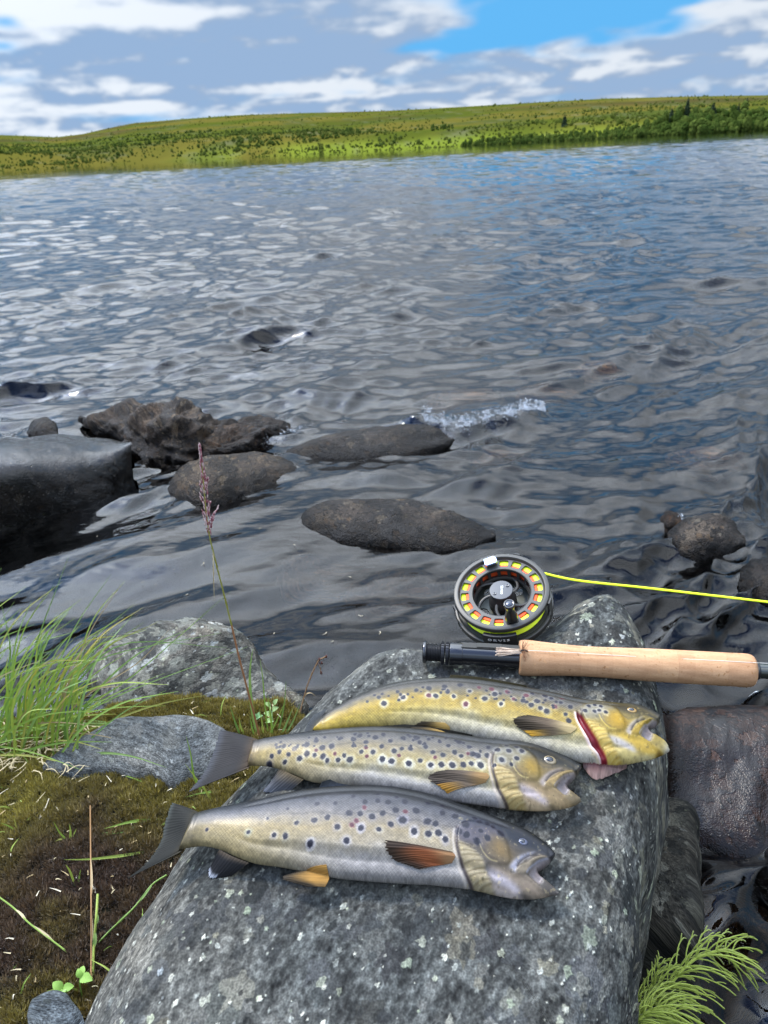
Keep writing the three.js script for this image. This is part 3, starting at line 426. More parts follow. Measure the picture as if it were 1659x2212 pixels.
  const rFill = (pts, h, blur) => { rc.filter = `blur(${(blur * mm).toFixed(2)}px)`; rc.fillStyle = h > 0 ? `rgba(255,255,255,${Math.min(1, h * 32 / 127)})` : `rgba(0,0,0,${Math.min(1, -h * 32 / 127)})`; path(rc, [...pts, pts[0]], true); rc.fill(); rc.filter = 'none'; };
  const spot = ([a, b], s, halo, red) => {
    const [x, y] = px([a, b]), q = s * mm, turn = r() * 3, dot = (cx, col, al, k, blur) => { const n = blur > 1 ? 8 : 4; for (let i = 0; i < n; i++) { ctx.fillStyle = css(col, 1 - Math.pow(1 - al, 1 / n)); const s0 = r; blotch(ctx, r, x, y, Math.max(0.5, q * k + (i / (n - 1) - 0.5) * blur * mm * 1.6), 0.2, 1.0 + 0.25 * r(), turn); } };
    if (halo > 0) dot(0, o.haloColour ?? [196, 200, 206], halo * (0.4 + 0.3 * r()), 1.6 + 0.25 * r(), 1.3);
    dot(0, red ? [86, 34, 40] : [34, 32, 44], 0.55, 1.15, 0.35); dot(0, red ? [64, 26, 34] : [20, 20, 30], 0.9, 0.88, 0.25);
  };
  o.spots(spot, S, HS, r);
  o.paint({ fillP, line, rLine, rFill, HS, HM, S, M, ctx, r, px, mm, spot });
  // a fine mottling over the painted head
  const fin = ctx.getImageData(0, 0, W, H), rd = rc.getImageData(0, 0, W, H).data, relief = new Float32Array(W * H), bump = new Uint8Array(W * H * 4);
  for (let i = 0; i < W * H; i++) { relief[i] = (rd[i * 4] - 128) / 32 * 0.001; const x = i % W, y = (i / W) | 0, n = noise2(x * 0.022, y * 0.03) * 16 + noise2(x * 0.07, y * 0.09) * 16 + noise2(x * 0.3, y * 0.3) * 10, k = 1 + n / 255; for (let c = 0; c < 3; c++) fin.data[i * 4 + c] = clamp(fin.data[i * 4 + c] * k, 0, 255); const v = clamp(110 + scalesH[i] * 90 + n * 0.8, 0, 255); bump[i * 4] = bump[i * 4 + 1] = bump[i * 4 + 2] = v; bump[i * 4 + 3] = 255; }
  ctx.putImageData(fin, 0, 0);
  const bt = new THREE.DataTexture(bump, W, H); bt.magFilter = THREE.LinearFilter; bt.flipY = true; bt.needsUpdate = true;
  const ct = canvasTexture(can);
  const reliefAt = (a, b) => { const [x, y] = px([a, b]); const xi = clamp(Math.round(x), 0, W - 1), yi = clamp(Math.round(y), 0, H - 1); return relief[yi * W + xi]; };
  // ---- thickness ----
  const sdCache = (a, b) => sdPoly(outline, a, b);
  function height(a, b, sd) {
    const h = at(hi, a), l = at(lo, a), w = Math.max(1e-4, (h - l) / 2), t = clamp((b - (h + l) / 2) / w, -1, 1), hw = half[Math.round(col(a))];
    const head = sstep(headA - 0.01, snoutA, a), T = Math.min(o.thick, hw * 0.56) * (1 - 0.42 * head * head);
    let y = T * Math.pow(Math.max(0, 1 - Math.pow(Math.abs(t), 2.3)), 0.56);
    const r0 = 0.008, cap = sd < r0 ? 0.0085 * Math.sqrt(Math.max(0, 1 - (1 - sd / r0) ** 2)) : 0.0085 + (sd - r0) * 1.1;
    y = Math.min(y, cap);
    return Math.max(0, y + reliefAt(a, b) * sstep(0, 0.004, sd));
  }
  const heightAt = (a, b) => { const s = sdCache(a, b); return s > 0 ? height(a, b, s) : 0; };
  // ---- mesh: marching squares over the outline, a front and a rear sheet sharing their rim ----
  const step = 0.00085, nx = Math.ceil((a1 - a0) / step) + 1, ny = Math.ceil((b1 - b0) / step) + 1, sd = new Float32Array(nx * ny);
  for (let j = 0; j < ny; j++) for (let i = 0; i < nx; i++) sd[j * nx + i] = sdCache(a0 + i * step, b0 + j * step) || 1e-7;
  const pos = [], uv = [], idx = [], ids = new Map();
  const vert = (a, b, h, key) => { if (ids.has(key)) return ids.get(key); const p = world(a, b, h), n = pos.length / 3; pos.push(p.x, p.y, p.z); uv.push((a - a0) / (a1 - a0), (b - b0) / (b1 - b0)); ids.set(key, n); return n; };
  for (const side of [1, -1]) for (let j = 0; j < ny - 1; j++) for (let i = 0; i < nx - 1; i++) {
    const c = [[i, j], [i + 1, j], [i + 1, j + 1], [i, j + 1]], v = c.map(([x, y]) => sd[y * nx + x]); if (v.every((q) => q <= 0)) continue;
    const poly = [];
    for (let k = 0; k < 4; k++) {
      const [x, y] = c[k], [x2, y2] = c[(k + 1) % 4], p = v[k], q = v[(k + 1) % 4];
      if (p > 0) { const a = a0 + x * step, b = b0 + y * step, h = height(a, b, p); poly.push(vert(a, b, side > 0 ? h : -Math.min(h * 0.85, o.lift + 0.004), side + ':' + (y * nx + x))); }
      if (p > 0 !== q > 0) { const f = p / (p - q), m = Math.min(y * nx + x, y2 * nx + x2), dir = x !== x2 ? 'h' : 'v'; poly.push(vert(a0 + lerp(x, x2, f) * step, b0 + lerp(y, y2, f) * step, 0, dir + m)); }
    }
    for (let k = 1; k < poly.length - 1; k++) side > 0 ? idx.push(poly[0], poly[k], poly[k + 1]) : idx.push(poly[0], poly[k + 1], poly[k]);
  }
  const T = thing('trout', o.label, 'fish', 'trout laid on the boulder');
  T.position.copy(world(0, 0, -o.lift)); const base = T.position;
  const local = (g) => { g.translate(-base.x, -base.y, -base.z); return g; };
  part('body', local(geom(pos, idx, { uv })), new THREE.MeshPhysicalMaterial({ map: ct, bumpMap: bt, bumpScale: 0.00035, roughness: 0.4, clearcoat: 0.1, clearcoatRoughness: 0.2, specularIntensity: 0.5 }), T);
  // ---- fins: thin rayed sheets from a root line to an outer edge ----
  const finMat = new THREE.MeshPhysicalMaterial({ vertexColors: true, roughness: 0.6, specularIntensity: 0.3 });
  for (const f of o.fins) {
    const map = f.onHead ? HM : f.flat ? M : S, NU = f.nu ?? 90, NV = 22, R = curve(f.root.map(map), NU), E = curve(f.edge.map(map), NU), fp = [], fc = [], q = rng(f.rays ?? 20);
    for (const side of [1, -1]) for (let i = 0; i < NU; i++) for (let j = 0; j < NV; j++) {
      const k = i / (NU - 1), s = j / (NV - 1), rag = 1 + (f.ragged ?? 0.05) * (noise2(k * (f.rays ?? 14) * 1.3, 4) + 0.8 * noise2(k * (f.rays ?? 14) * 3.1, 9)) * s * s, a = lerp(R[i][0], E[i][0], s * rag), b = lerp(R[i][1], E[i][1], s * rag);
      const on = heightAt(a, b), ridge = Math.sin(k * (f.rays ?? 14) * 6.283 + 0.5 * Math.sin(s * 3)) * 0.00011 * (0.3 + s) * (f.smooth ? 0.3 : 1);
      let h = f.flat ? lerp(heightAt(...R[i]) * 0.2, f.drop ?? -0.006, s) + (f.wave ?? 0) * Math.sin(k * 5 + s * 3) : on + 0.0009 + (f.rise ?? 0.002) * Math.sin(s * 2.6) * (0.4 + 0.6 * Math.sin(k * 3.1416));
      if (f.flat && on > 0) h = Math.max(h, on * 0.6);
      h += ridge + (side < 0 ? -0.0007 * (1 - 0.6 * s) : 0);
      const p = world(a, b, h); fp.push(p.x, p.y, p.z);
      const ray = 0.5 + 0.5 * Math.cos(k * (f.rays ?? 14) * 6.283), c = f.colour(k, s), g = 0.86 + 0.16 * ray + 0.3 * noise2(k * 30, s * 3); const dk = f.name === 'caudal_fin' ? 0.5 : 0.7; fc.push(lin(c[0]) * g * dk, lin(c[1]) * g * dk, lin(c[2]) * g * dk);
    }
    const n = NU * NV, one = gridIndex(NV, NU, false), two = gridIndex(NV, NU, true).map((x) => x + n), rim = []; for (let i = 0; i < NU - 1; i++) { const a = i * NV + NV - 1, b = a + NV; rim.push(a, b, a + n, b, b + n, a + n); }
    for (let j = 0; j < NV - 1; j++) for (const i of [0, NU - 1]) { const a = i * NV + j; rim.push(a, a + 1, a + n, a + 1, a + n + 1, a + n); }
    part(f.name, local(geom(fp, [...one, ...two, ...rim], { color: fc })), finMat, T, f.label);
  }
  // ---- eye ----
  {
    const e = o.eye, [ea, eb] = HS(e.at), [ra, rb] = [Math.abs(HS([e.at[0] + e.r, e.at[1]])[0] - ea), 0], hz = heightAt(ea, eb), n = 28, ds = 0.0025, NN = FN.clone().addScaledVector(A, -(heightAt(ea + ds, eb) - heightAt(ea - ds, eb)) / (2 * ds) * 0.6).addScaledVector(B, -(heightAt(ea, eb + ds) - heightAt(ea, eb - ds)) / (2 * ds) * 0.6).normalize(), AA = A.clone().addScaledVector(NN, -A.dot(NN)).normalize(), mk = (r0, r1, z, dome) => { const pts = []; for (let i = 0; i <= 10; i++) { const q = i / 10; pts.push(new THREE.Vector2(lerp(r0, r1, q) + 1e-5, z + dome * Math.sqrt(Math.max(0, 1 - q * q)))); } return new THREE.LatheGeometry(pts, n); };
    const grp = (g) => { g.scale(1, 1, e.squash ?? 0.85); g.applyMatrix4(new THREE.Matrix4().makeBasis(AA, NN, AA.clone().cross(NN)).setPosition(world(ea, eb, hz).addScaledVector(NN, -ra * 0.12))); return local(g); };
    const iris = part('eye', grp(mk(0, ra, 0, ra * 0.42)), new THREE.MeshPhysicalMaterial({ color: new THREE.Color().setRGB(...srgb(...e.colour)), roughness: 0.3, clearcoat: 1, clearcoatRoughness: 0.05 }), T);
    const g2 = mk(0, ra * e.pupil, ra * 0.42 * 0.55, ra * 0.30); g2.translate(-0.0004, 0, 0);
    part('pupil', grp(g2), new THREE.MeshPhysicalMaterial({ color: new THREE.Color(0.006, 0.008, 0.014), roughness: 0.12, clearcoat: 1, clearcoatRoughness: 0.03 }), iris);
  }
  return T;
}

// ---- the head, written once and fitted to each fish by its landmarks ----
const HEAD_MARKS = [[575, 270], [1108, 308], [1398, 395], [1402, 715], [800, 770], [1262, 598]];
function fitHead(marks) { // least squares affine map
  const n = HEAD_MARKS.length, S = Array.from({ length: 3 }, () => [0, 0, 0]), R = [[0, 0, 0], [0, 0, 0]];
  for (let i = 0; i < n; i++) { const v = [HEAD_MARKS[i][0], HEAD_MARKS[i][1], 1]; for (let a = 0; a < 3; a++) { for (let b = 0; b < 3; b++) S[a][b] += v[a] * v[b]; R[0][a] += v[a] * marks[i][0]; R[1][a] += v[a] * marks[i][1]; } }
  const m = new THREE.Matrix3().set(...S[0], ...S[1], ...S[2]).invert(), f = R.map((r) => V3(...r).applyMatrix3(m));
  return ([x, y]) => [f[0].x * x + f[0].y * y + f[0].z, f[1].x * x + f[1].y * y + f[1].z];
}
function paintHead(P, marks, C) {
  const F = fitHead(marks), h = (pts) => pts.map((p) => P.HS(F(p))), { fillP, line, rLine, rFill } = P;
  const edge = [[575, 270], [560, 330], [565, 420], [590, 500], [640, 600], [710, 685], [800, 765], [880, 800]];
  fillP(h([[560, 330], [640, 215], [800, 170], [1000, 200], [1200, 270], [1395, 385], [1404, 714], [1300, 770], [1100, 810], [870, 800], [710, 690], [600, 520]]), C.base, 0.85, 2);
  fillP(h([[590, 215], [760, 160], [900, 180], [1060, 215], [1200, 262], [1330, 330], [1405, 385], [1330, 372], [1240, 350], [1150, 350], [1040, 330], [930, 285], [800, 255], [650, 265]]), C.crown, 0.95, 2.0);
  fillP(h([[575, 270], [640, 230], [800, 235], [930, 260], [900, 340], [800, 405], [690, 395], [585, 380]]), C.plate, 0.75, 1.6);
  fillP(h([[790, 350], [880, 300], [985, 345], [1060, 430], [1040, 505], [960, 515], [870, 485], [810, 430]]), C.cheek, 0.6, 2.4);
  fillP(h([[900, 320], [960, 360], [985, 440], [930, 460], [880, 400]]), C.gold, 0.45, 1.8);
  fillP(h([[580, 380], [680, 425], [780, 500], [805, 570], [860, 650], [930, 740], [965, 795], [870, 800], [760, 740], [690, 655], [630, 560], [590, 470]]), C.fan, 0.95, 0.8);
  fillP(h([[800, 520], [960, 535], [1080, 555], [1190, 580], [1290, 645], [1404, 712], [1350, 740], [1200, 705], [1050, 640], [900, 570]]), C.strip, 0.9, 1.0);
  fillP(h([[800, 540], [890, 555], [990, 595], [1095, 665], [1080, 700], [980, 660], [860, 620]]), C.pink, 0.75, 1.3);
  fillP(h([[850, 640], [960, 665], [1080, 695], [1150, 722], [1090, 745], [950, 735], [880, 690]]), C.under, 0.9, 1.0);
  fillP(h([[940, 770], [1080, 752], [1180, 722], [1310, 715], [1385, 722], [1300, 765], [1200, 800], [1080, 806], [960, 800]]), C.chin, 0.85, 1.4);
  fillP(h([[1345, 680], [1406, 712], [1370, 745], [1315, 728]]), C.tip, 0.85, 0.9);
  fillP(h([[1000, 520], [1040, 470], [1090, 428], [1180, 382], [1240, 362], [1190, 402], [1115, 455], [1075, 512], [1050, 556]]), C.lip, 0.7, 0.8);
  fillP(h([[1165, 548], [1190, 500], [1245, 440], [1330, 395], [1398, 398], [1380, 450], [1315, 530], [1262, 602]]), C.mouth, 1, 0.5);
  fillP(h([[1205, 540], [1225, 500], [1280, 450], [1340, 430], [1325, 470], [1270, 545]]), C.throat, 0.6, 0.8);
  fillP(h([[1058, 545], [1080, 510], [1150, 468], [1230, 410], [1320, 384], [1345, 392], [1250, 436], [1190, 495], [1155, 548], [1100, 558]]), C.maxilla, 1, 0.4);
  line(h([[1150, 545], [1185, 498], [1245, 440], [1340, 394]]), C.lip, 0.7, 0.9, 0.3);
  line(h([[1070, 508], [1108, 458], [1178, 406], [1245, 386]]), [40, 36, 34], 0.8, 0.85, 0.3);
  line(h([[745, 350], [760, 400], [790, 450], [840, 490], [900, 500]]), C.pale, 0.6, 0.8, 0.3); line(h([[760, 345], [775, 400], [803, 445], [850, 478]]), [60, 50, 40], 0.5, 0.6, 0.3);
  line(h([[960, 235], [990, 290], [1000, 350], [1050, 385], [1130, 375], [1210, 350]]), [50, 46, 40], 0.9, 0.6, 0.6);
  line(h([[1290, 338], [1340, 362], [1390, 384]]), [26, 26, 28], 1.2, 0.8, 0.5);
  // gill cover: raised plate, dark groove behind it, rays of the gill membrane
  line(h(edge), [40, 32, 32], 1.3, 0.85, 0.45);
  line(h([[548, 290], [534, 360], [540, 430], [565, 520], [618, 625], [690, 712], [780, 790]]), C.rim, 1.5, 0.9, 0.5);
  const L = smoothLine(h([[583, 400], [610, 500], [660, 600], [730, 690], [820, 760], [905, 797]]), 30), Rr = smoothLine(h([[690, 425], [775, 498], [812, 570], [855, 645], [912, 715], [968, 785]]), 30);
  for (let k = 0; k < 12; k++) { const i = Math.round(k / 11 * 29), p = L[i], q = Rr[i], m = [(p.x + q.x) / 2, (p.y + q.y) / 2 + 0.0006], pts = [[p.x, p.y], m, [q.x, q.y]]; line(pts, C.fanDark, 0.5, 0.5, 0.3); line(pts.map(([a, b]) => [a, b + 0.0009]), C.fanLight, 0.5, 0.45, 0.25); rLine(pts.map(([a, b]) => [a, b + 0.0009]), 0.8, 0.55, 0.3); rLine(pts, 0.5, -0.45, 0.25); }
  rFill(h([[572, 275], [650, 215], [820, 220], [960, 300], [1000, 500], [820, 520], [870, 640], [940, 740], [900, 800], [800, 760], [710, 680], [640, 595], [590, 500], [562, 400]]), 1.1, 0.7);
  rLine(h(edge), 1.1, -1.1, 0.5);
  rFill(h([[800, 535], [960, 545], [1090, 590], [1110, 690], [960, 650], [860, 610]]), -0.7, 0.9);
  rFill(h([[1058, 545], [1080, 510], [1150, 468], [1230, 410], [1320, 384], [1345, 392], [1250, 436], [1190, 495], [1155, 548], [1100, 558]]), 1.3, 0.45);
  rLine(h([[1070, 508], [1108, 458], [1178, 406], [1245, 386]]), 0.9, -1.2, 0.4);
  rFill(h([[1175, 555], [1200, 505], [1255, 445], [1335, 405], [1390, 405], [1375, 450], [1312, 530], [1262, 600]]), -2.6, 0.9);
  rLine(h([[745, 350], [760, 400], [790, 450], [840, 490], [900, 500]]), 0.8, -0.6, 0.35);
  rLine(h([[1060, 560], [1190, 585], [1290, 645], [1395, 712]]), 1.6, 0.9, 0.6);
  // freckles and stained skin over the head
  for (let i = 0; i < 240; i++) { const x = 590 + 800 * P.r(), y = 180 + 560 * P.r(), [X, Y] = P.px(P.HS(F([x, y]))), q = (0.25 + 0.8 * P.r() * P.r()) * P.mm; P.ctx.fillStyle = css(P.r() < 0.6 ? [40, 34, 22] : [196, 176, 120], 0.1 + 0.16 * P.r()); blotch(P.ctx, P.r, X, Y, q, 0.4, 1.6, P.r() * 3); }
  return F;
}
const fade = (c0, c1, c2) => (k, s) => s < 0.5 ? mix3(c0, c1, s * 2) : mix3(c1, c2, s * 2 - 1);

// nearest: the grey trout with few large spots
const zoomA = [219.4, 1618.4, 0.6283], headA = [658.3, 1728.1, 0.3638];
const marksA = [[905, 165], [1300, 222], [1490, 320], [1515, 560], [1080, 562], [1382, 428]];
trout({
  label: 'grey silver-bellied trout with few large black spots, nearest of the three', seed: 101, zoom: zoomA, head: headA, lift: 0.0165, thick: 0.0185,
  axis: [[296, 285], [1560, 420]],
  back: [[318, 222], [400, 203], [480, 188], [560, 173], [650, 153], [740, 139], [830, 132], [920, 130], [1000, 135], [1080, 149], [1160, 169], [1240, 196], [1330, 228], [1400, 253], [1450, 273], [1500, 303], [1540, 334], [1561, 360]],
  mouth: [[1490, 320], [1478, 348], [1440, 388], [1405, 414], [1382, 430], [1398, 456], [1440, 492], [1480, 524], [1515, 560]],
  belly: [[268, 344], [300, 338], [345, 333], [400, 342], [460, 368], [500, 384], [540, 394], [600, 402], [660, 412], [740, 430], [800, 440], [880, 449], [960, 455], [1050, 461], [1130, 465], [1200, 472], [1260, 480], [1310, 490], [1360, 503], [1420, 514], [1480, 516], [1530, 510], [1576, 499]],
  gill: [[905, 165], [900, 300], [935, 345]],
  palette: [[0, [34, 36, 36]], [0.1, [58, 62, 66]], [0.28, [98, 98, 104]], [0.46, [138, 130, 122]], [0.6, [170, 152, 116]], [0.72, [182, 168, 140]], [0.84, [182, 176, 168]], [1, [164, 158, 152]]],
  tone: (c, s, t) => { const g = (1 - sstep(0.15, 0.5, s)) * sstep(0.35, 0.7, t); c = mix3(c, [176, 154, 98], g * 0.75); return mix3(c, [70, 62, 40], (1 - sstep(0, 0.1, s)) * 0.7); },
  haloColour: [186, 188, 204],
  spots: (spot, S, HS) => {
    for (const [x, y, s, q] of [[852, 229, 10, 0], [890, 232, 9, 0.2], [931, 242, 10, 0.2], [968, 230, 9, 0], [1012, 218, 10, 0], [1036, 253, 12, 0.3], [1082, 218, 11, 0], [1121, 255, 11, 0.2], [1148, 262, 9, 0], [1172, 222, 9, 0], [1215, 232, 10, 0], [995, 268, 9, 0.3], [1075, 290, 10, 0.7], [1124, 297, 10, 0.6], [1158, 293, 10, 0.5], [893, 280, 9, 0.8], [954, 285, 7, 0.5], [812, 275, 9, 0.5], [843, 319, 9, 0.9], [778, 242, 9, 0.1], [733, 250, 9, 0.3], [671, 256, 7, 0.4], [631, 296, 8, 0.4], [592, 291, 7, 0.5], [717, 321, 9, 0.9], [502, 277, 6, 0.6], [355, 257, 5, 0.2], [1182, 314, 9, 0.5], [1122, 187, 8, 0], [1172, 187, 7, 0], [1043, 185, 10, 0], [986, 189, 10, 0], [950, 184, 9, 0], [907, 189, 9, 0], [866, 166, 7, 0], [805, 192, 7, 0], [742, 192, 8, 0], [1015, 168, 6, 0], [950, 155, 6, 0], [700, 165, 5, 0], [640, 205, 5, 0], [570, 236, 4, 0.2]]) spot(S([x, y]), s * 0.185, q);
    for (const [x, y] of [[877, 256], [1045, 223], [862, 270], [905, 210]]) spot(S([x, y]), 1.3, 0.1, true);
  },
  paint: (P) => {
    paintHead(P, marksA, { base: [58, 52, 46], crown: [20, 24, 34], plate: [58, 54, 62], cheek: [91, 75, 45], gold: [109, 85, 42], fan: [132, 119, 91], fanDark: [80, 68, 47], fanLight: [162, 150, 122], strip: [116, 103, 86], pink: [168, 160, 164], under: [160, 147, 137], chin: [168, 159, 157], tip: [34, 27, 24], lip: [141, 142, 157], mouth: [112, 104, 102], throat: [78, 68, 66], maxilla: [101, 91, 75], pale: [144, 131, 90], rim: [167, 157, 145] });
    for (const [x, y, s] of [[955, 150, 2.4], [915, 195, 2.0], [1037, 125, 1.9], [1085, 132, 1.7], [1165, 190, 2.1], [960, 215, 1.9], [1022, 250, 2.1], [1085, 228, 1.8], [1045, 187, 1.4], [1120, 150, 1.5], [1010, 100, 1.5]]) P.spot(P.HS([x, y]), s, 0.08);
  },
  eye: { at: [1300, 224], r: 30, pupil: 0.6, colour: [70, 74, 92], squash: 0.8 },
  fins: [
    { name: 'caudal_fin', flat: true, drop: -0.003, rays: 26, ragged: 0.05, wave: 0.001, root: [[330, 214], [312, 280], [272, 350]], edge: [[238, 176], [212, 250], [200, 305], [150, 385], [84, 441]], colour: (k, s) => mix3(mix3([60, 54, 36], [26, 28, 22], sstep(0, 0.4, s)), [84, 90, 84], sstep(0.8, 1, s) * (1 - k) * 0.9) },
    { name: 'anal_fin', flat: true, drop: -0.011, rays: 10, root: [[405, 345], [450, 368], [505, 390]], edge: [[356, 388], [362, 412], [436, 408]], colour: (k, s) => mix3(mix3([96, 84, 70], [34, 34, 36], sstep(0, 0.3, s)), [172, 176, 184], sstep(0.75, 0.95, s) * (k < 0.45 ? 1 : 0)) },
    { name: 'pelvic_fin', flat: false, rays: 12, rise: 0.002, root: [[770, 380], [775, 410], [762, 438]], edge: [[660, 388], [612, 410], [700, 440]], colour: (k, s) => mix3([176, 132, 66], [52, 44, 32], clamp(sstep(0.35, 1, s) + 0.5 * sstep(0.6, 1, k), 0, 1)) },
    { name: 'pectoral_fin', flat: false, rays: 13, rise: 0.003, root: [[1205, 354], [1216, 366], [1205, 382]], edge: [[974, 322], [992, 364], [1090, 400]], colour: (k, s) => mix3(mix3([150, 112, 76], [128, 72, 40], sstep(0.1, 0.45, s)), [48, 36, 26], clamp(sstep(0.5, 1, s) + 0.8 * (1 - sstep(0.0, 0.25, k)), 0, 1)) },
    { name: 'dorsal_fin', smooth: true, flat: true, drop: 0.004, rays: 30, root: [[745, 140], [830, 132], [920, 130], [1010, 138], [1100, 156]], edge: [[760, 122], [832, 104], [915, 108], [1010, 126], [1098, 150]], colour: fade([70, 78, 90], [52, 56, 60], [40, 42, 42]) },
  ],
});

// middle: yellow-bellied, many small spots
const zoomB = [384, 1398.9, 0.6779], headB = [932.6, 1563.5, 0.2315];
trout({
  label: 'pale golden trout with many small black spots, lying between the other two', seed: 202, zoom: zoomB, head: headB, lift: 0.0165, thick: 0.0175,
  axis: [[236, 335], [1275, 440]],
  back: [[240, 298], [300, 287], [400, 273], [500, 263], [600, 257], [700, 259], [800, 269], [900, 283], [960, 292], [1020, 298], [1100, 304], [1150, 315], [1200, 332], [1250, 353], [1284, 374]],
  mouth: [[1398, 395], [1382, 445], [1318, 525], [1262, 598], [1300, 642], [1350, 680], [1402, 715]],
  belly: [[222, 374], [265, 376], [310, 382], [360, 400], [420, 424], [480, 434], [560, 442], [640, 452], [740, 466], [800, 476], [870, 488], [940, 497], [1000, 505], [1060, 514], [1110, 518], [1170, 520], [1230, 514], [1268, 503], [1287, 490]],
  gill: [[575, 270], [565, 420], [580, 440]],
  palette: [[0, [44, 44, 40]], [0.12, [82, 84, 84]], [0.32, [126, 120, 112]], [0.5, [152, 136, 102]], [0.66, [184, 164, 104]], [0.8, [198, 186, 150]], [0.9, [196, 190, 180]], [1, [178, 172, 168]]],
  tone: (c, s, t) => { c = mix3(c, [178, 152, 86], (1 - sstep(0.1, 0.45, s)) * sstep(0.4, 0.75, t) * 0.7); return mix3(c, [82, 64, 44], (1 - sstep(0, 0.07, s)) * 0.75); },
  haloColour: [190, 190, 186],
  spots: (spot, S, HS, r) => {
    const L = [[337, 344, 0.8], [386, 341, 0.7], [435, 336, 0.8], [462, 341, 0.5], [548, 353, 0.8], [585, 331, 0.5], [622, 333, 0.6], [652, 354, 1], [681, 361, 1], [736, 368, 0.9], [773, 361, 0.6], [806, 374, 1], [840, 374, 1], [875, 376, 1], [903, 348, 0.5], [935, 371, 0.9], [965, 376, 0.8], [813, 336, 0.3], [771, 303, 0], [742, 324, 0.3], [714, 324, 0.3], [678, 299, 0.1], [718, 288, 0], [650, 316, 0.2], [862, 314, 0.1], [882, 336, 0.3], [928, 317, 0.1], [897, 299, 0], [956, 346, 0.5], [990, 317, 0.1], [987, 346, 0.4], [940, 341, 0.3], [835, 301, 0], [800, 291, 0], [760, 287, 0], [690, 331, 0.4], [600, 301, 0.1], [560, 311, 0.2], [530, 341, 0.5], [510, 353, 0.7], [490, 311, 0.2], [475, 353, 0.7], [410, 301, 0.1], [440, 291, 0], [370, 311, 0.3], [320, 316, 0.3], [295, 326, 0.3], [560, 291, 0], [630, 286, 0], [335, 300, 0.1], [460, 315, 0.2], [520, 285, 0], [580, 278, 0], [655, 275, 0], [845, 345, 0.4], [790, 318, 0.2], [910, 375, 0.5], [350, 326, 0.4], [285, 345, 0.3], [410, 330, 0.4]];
    for (const [x, y, q] of L) spot(S([x, y]), 1.15 + 0.75 * r() + (y > 345 ? 0.1 : 0), q);
    for (let i = 0; i < 46; i++) { const x = 300 + 680 * r(); spot(S([x, 288 - 0.00012 * (x - 640) ** 2 * 0 + (r() * 48 - 20) + (x > 800 ? (x - 800) * 0.14 : 0)]), 0.6 + 0.5 * r(), 0.12); }
    for (const [x, y] of [[440, 322], [500, 335], [602, 345], [705, 345], [820, 352], [925, 340], [600, 320]]) spot(S([x, y]), 1.1, 0.3, true);
  },
  paint: (P) => {
    paintHead(P, HEAD_MARKS, { base: [88, 74, 48], crown: [24, 24, 22], plate: [100, 95, 78], cheek: [112, 92, 40], gold: [155, 119, 24], fan: [149, 129, 82], fanDark: [100, 80, 45], fanLight: [175, 160, 119], strip: [129, 109, 77], pink: [173, 162, 167], under: [167, 145, 111], chin: [173, 160, 155], tip: [57, 41, 19], lip: [144, 134, 136], mouth: [112, 104, 102], throat: [78, 68, 66], maxilla: [119, 100, 63], pale: [168, 152, 98], rim: [167, 154, 139] });
    for (const [x, y, s] of [[612, 250, 1.7], [718, 262, 1.6], [840, 258, 1.6], [652, 352, 1.7], [792, 334, 1.5], [742, 392, 1.2], [585, 400, 1.1], [700, 192, 1.4], [790, 208, 1.4]]) P.spot(P.HS([x, y]), s, 0.55);
  },
  eye: { at: [1108, 308], r: 66, pupil: 0.62, colour: [120, 106, 78], squash: 0.8 },
  fins: [
    { name: 'caudal_fin', flat: true, drop: -0.002, rays: 26, ragged: 0.05, wave: 0.001, root: [[252, 291], [240, 335], [226, 380]], edge: [[134, 257], [110, 330], [84, 392], [34, 457]], colour: (k, s) => mix3(mix3([84, 68, 50], [44, 42, 42], sstep(0, 0.35, s)), [84, 88, 96], sstep(0.75, 1, s) * 0.7) },
    { name: 'anal_fin', flat: true, drop: -0.012, rays: 10, root: [[325, 384], [360, 402], [400, 420]], edge: [[285, 404], [266, 427], [345, 432]], colour: fade([120, 104, 78], [84, 84, 86], [110, 114, 122]) },
    { name: 'pectoral_fin', flat: false, rays: 14, rise: 0.003, root: [[985, 402], [992, 411], [982, 424]], edge: [[852, 392], [798, 408], [860, 446]], colour: (k, s) => mix3(mix3([164, 130, 84], [110, 96, 82], sstep(0.1, 0.5, s)), k > 0.7 ? [176, 128, 52] : [62, 54, 46], sstep(0.4, 1, s)) },
    { name: 'dorsal_fin', smooth: true, flat: true, drop: 0.003, rays: 30, root: [[640, 260], [740, 264], [850, 276], [940, 290]], edge: [[655, 248], [745, 254], [850, 268], [938, 285]], colour: fade([70, 68, 60], [54, 52, 44], [44, 42, 36]) },
  ],
});

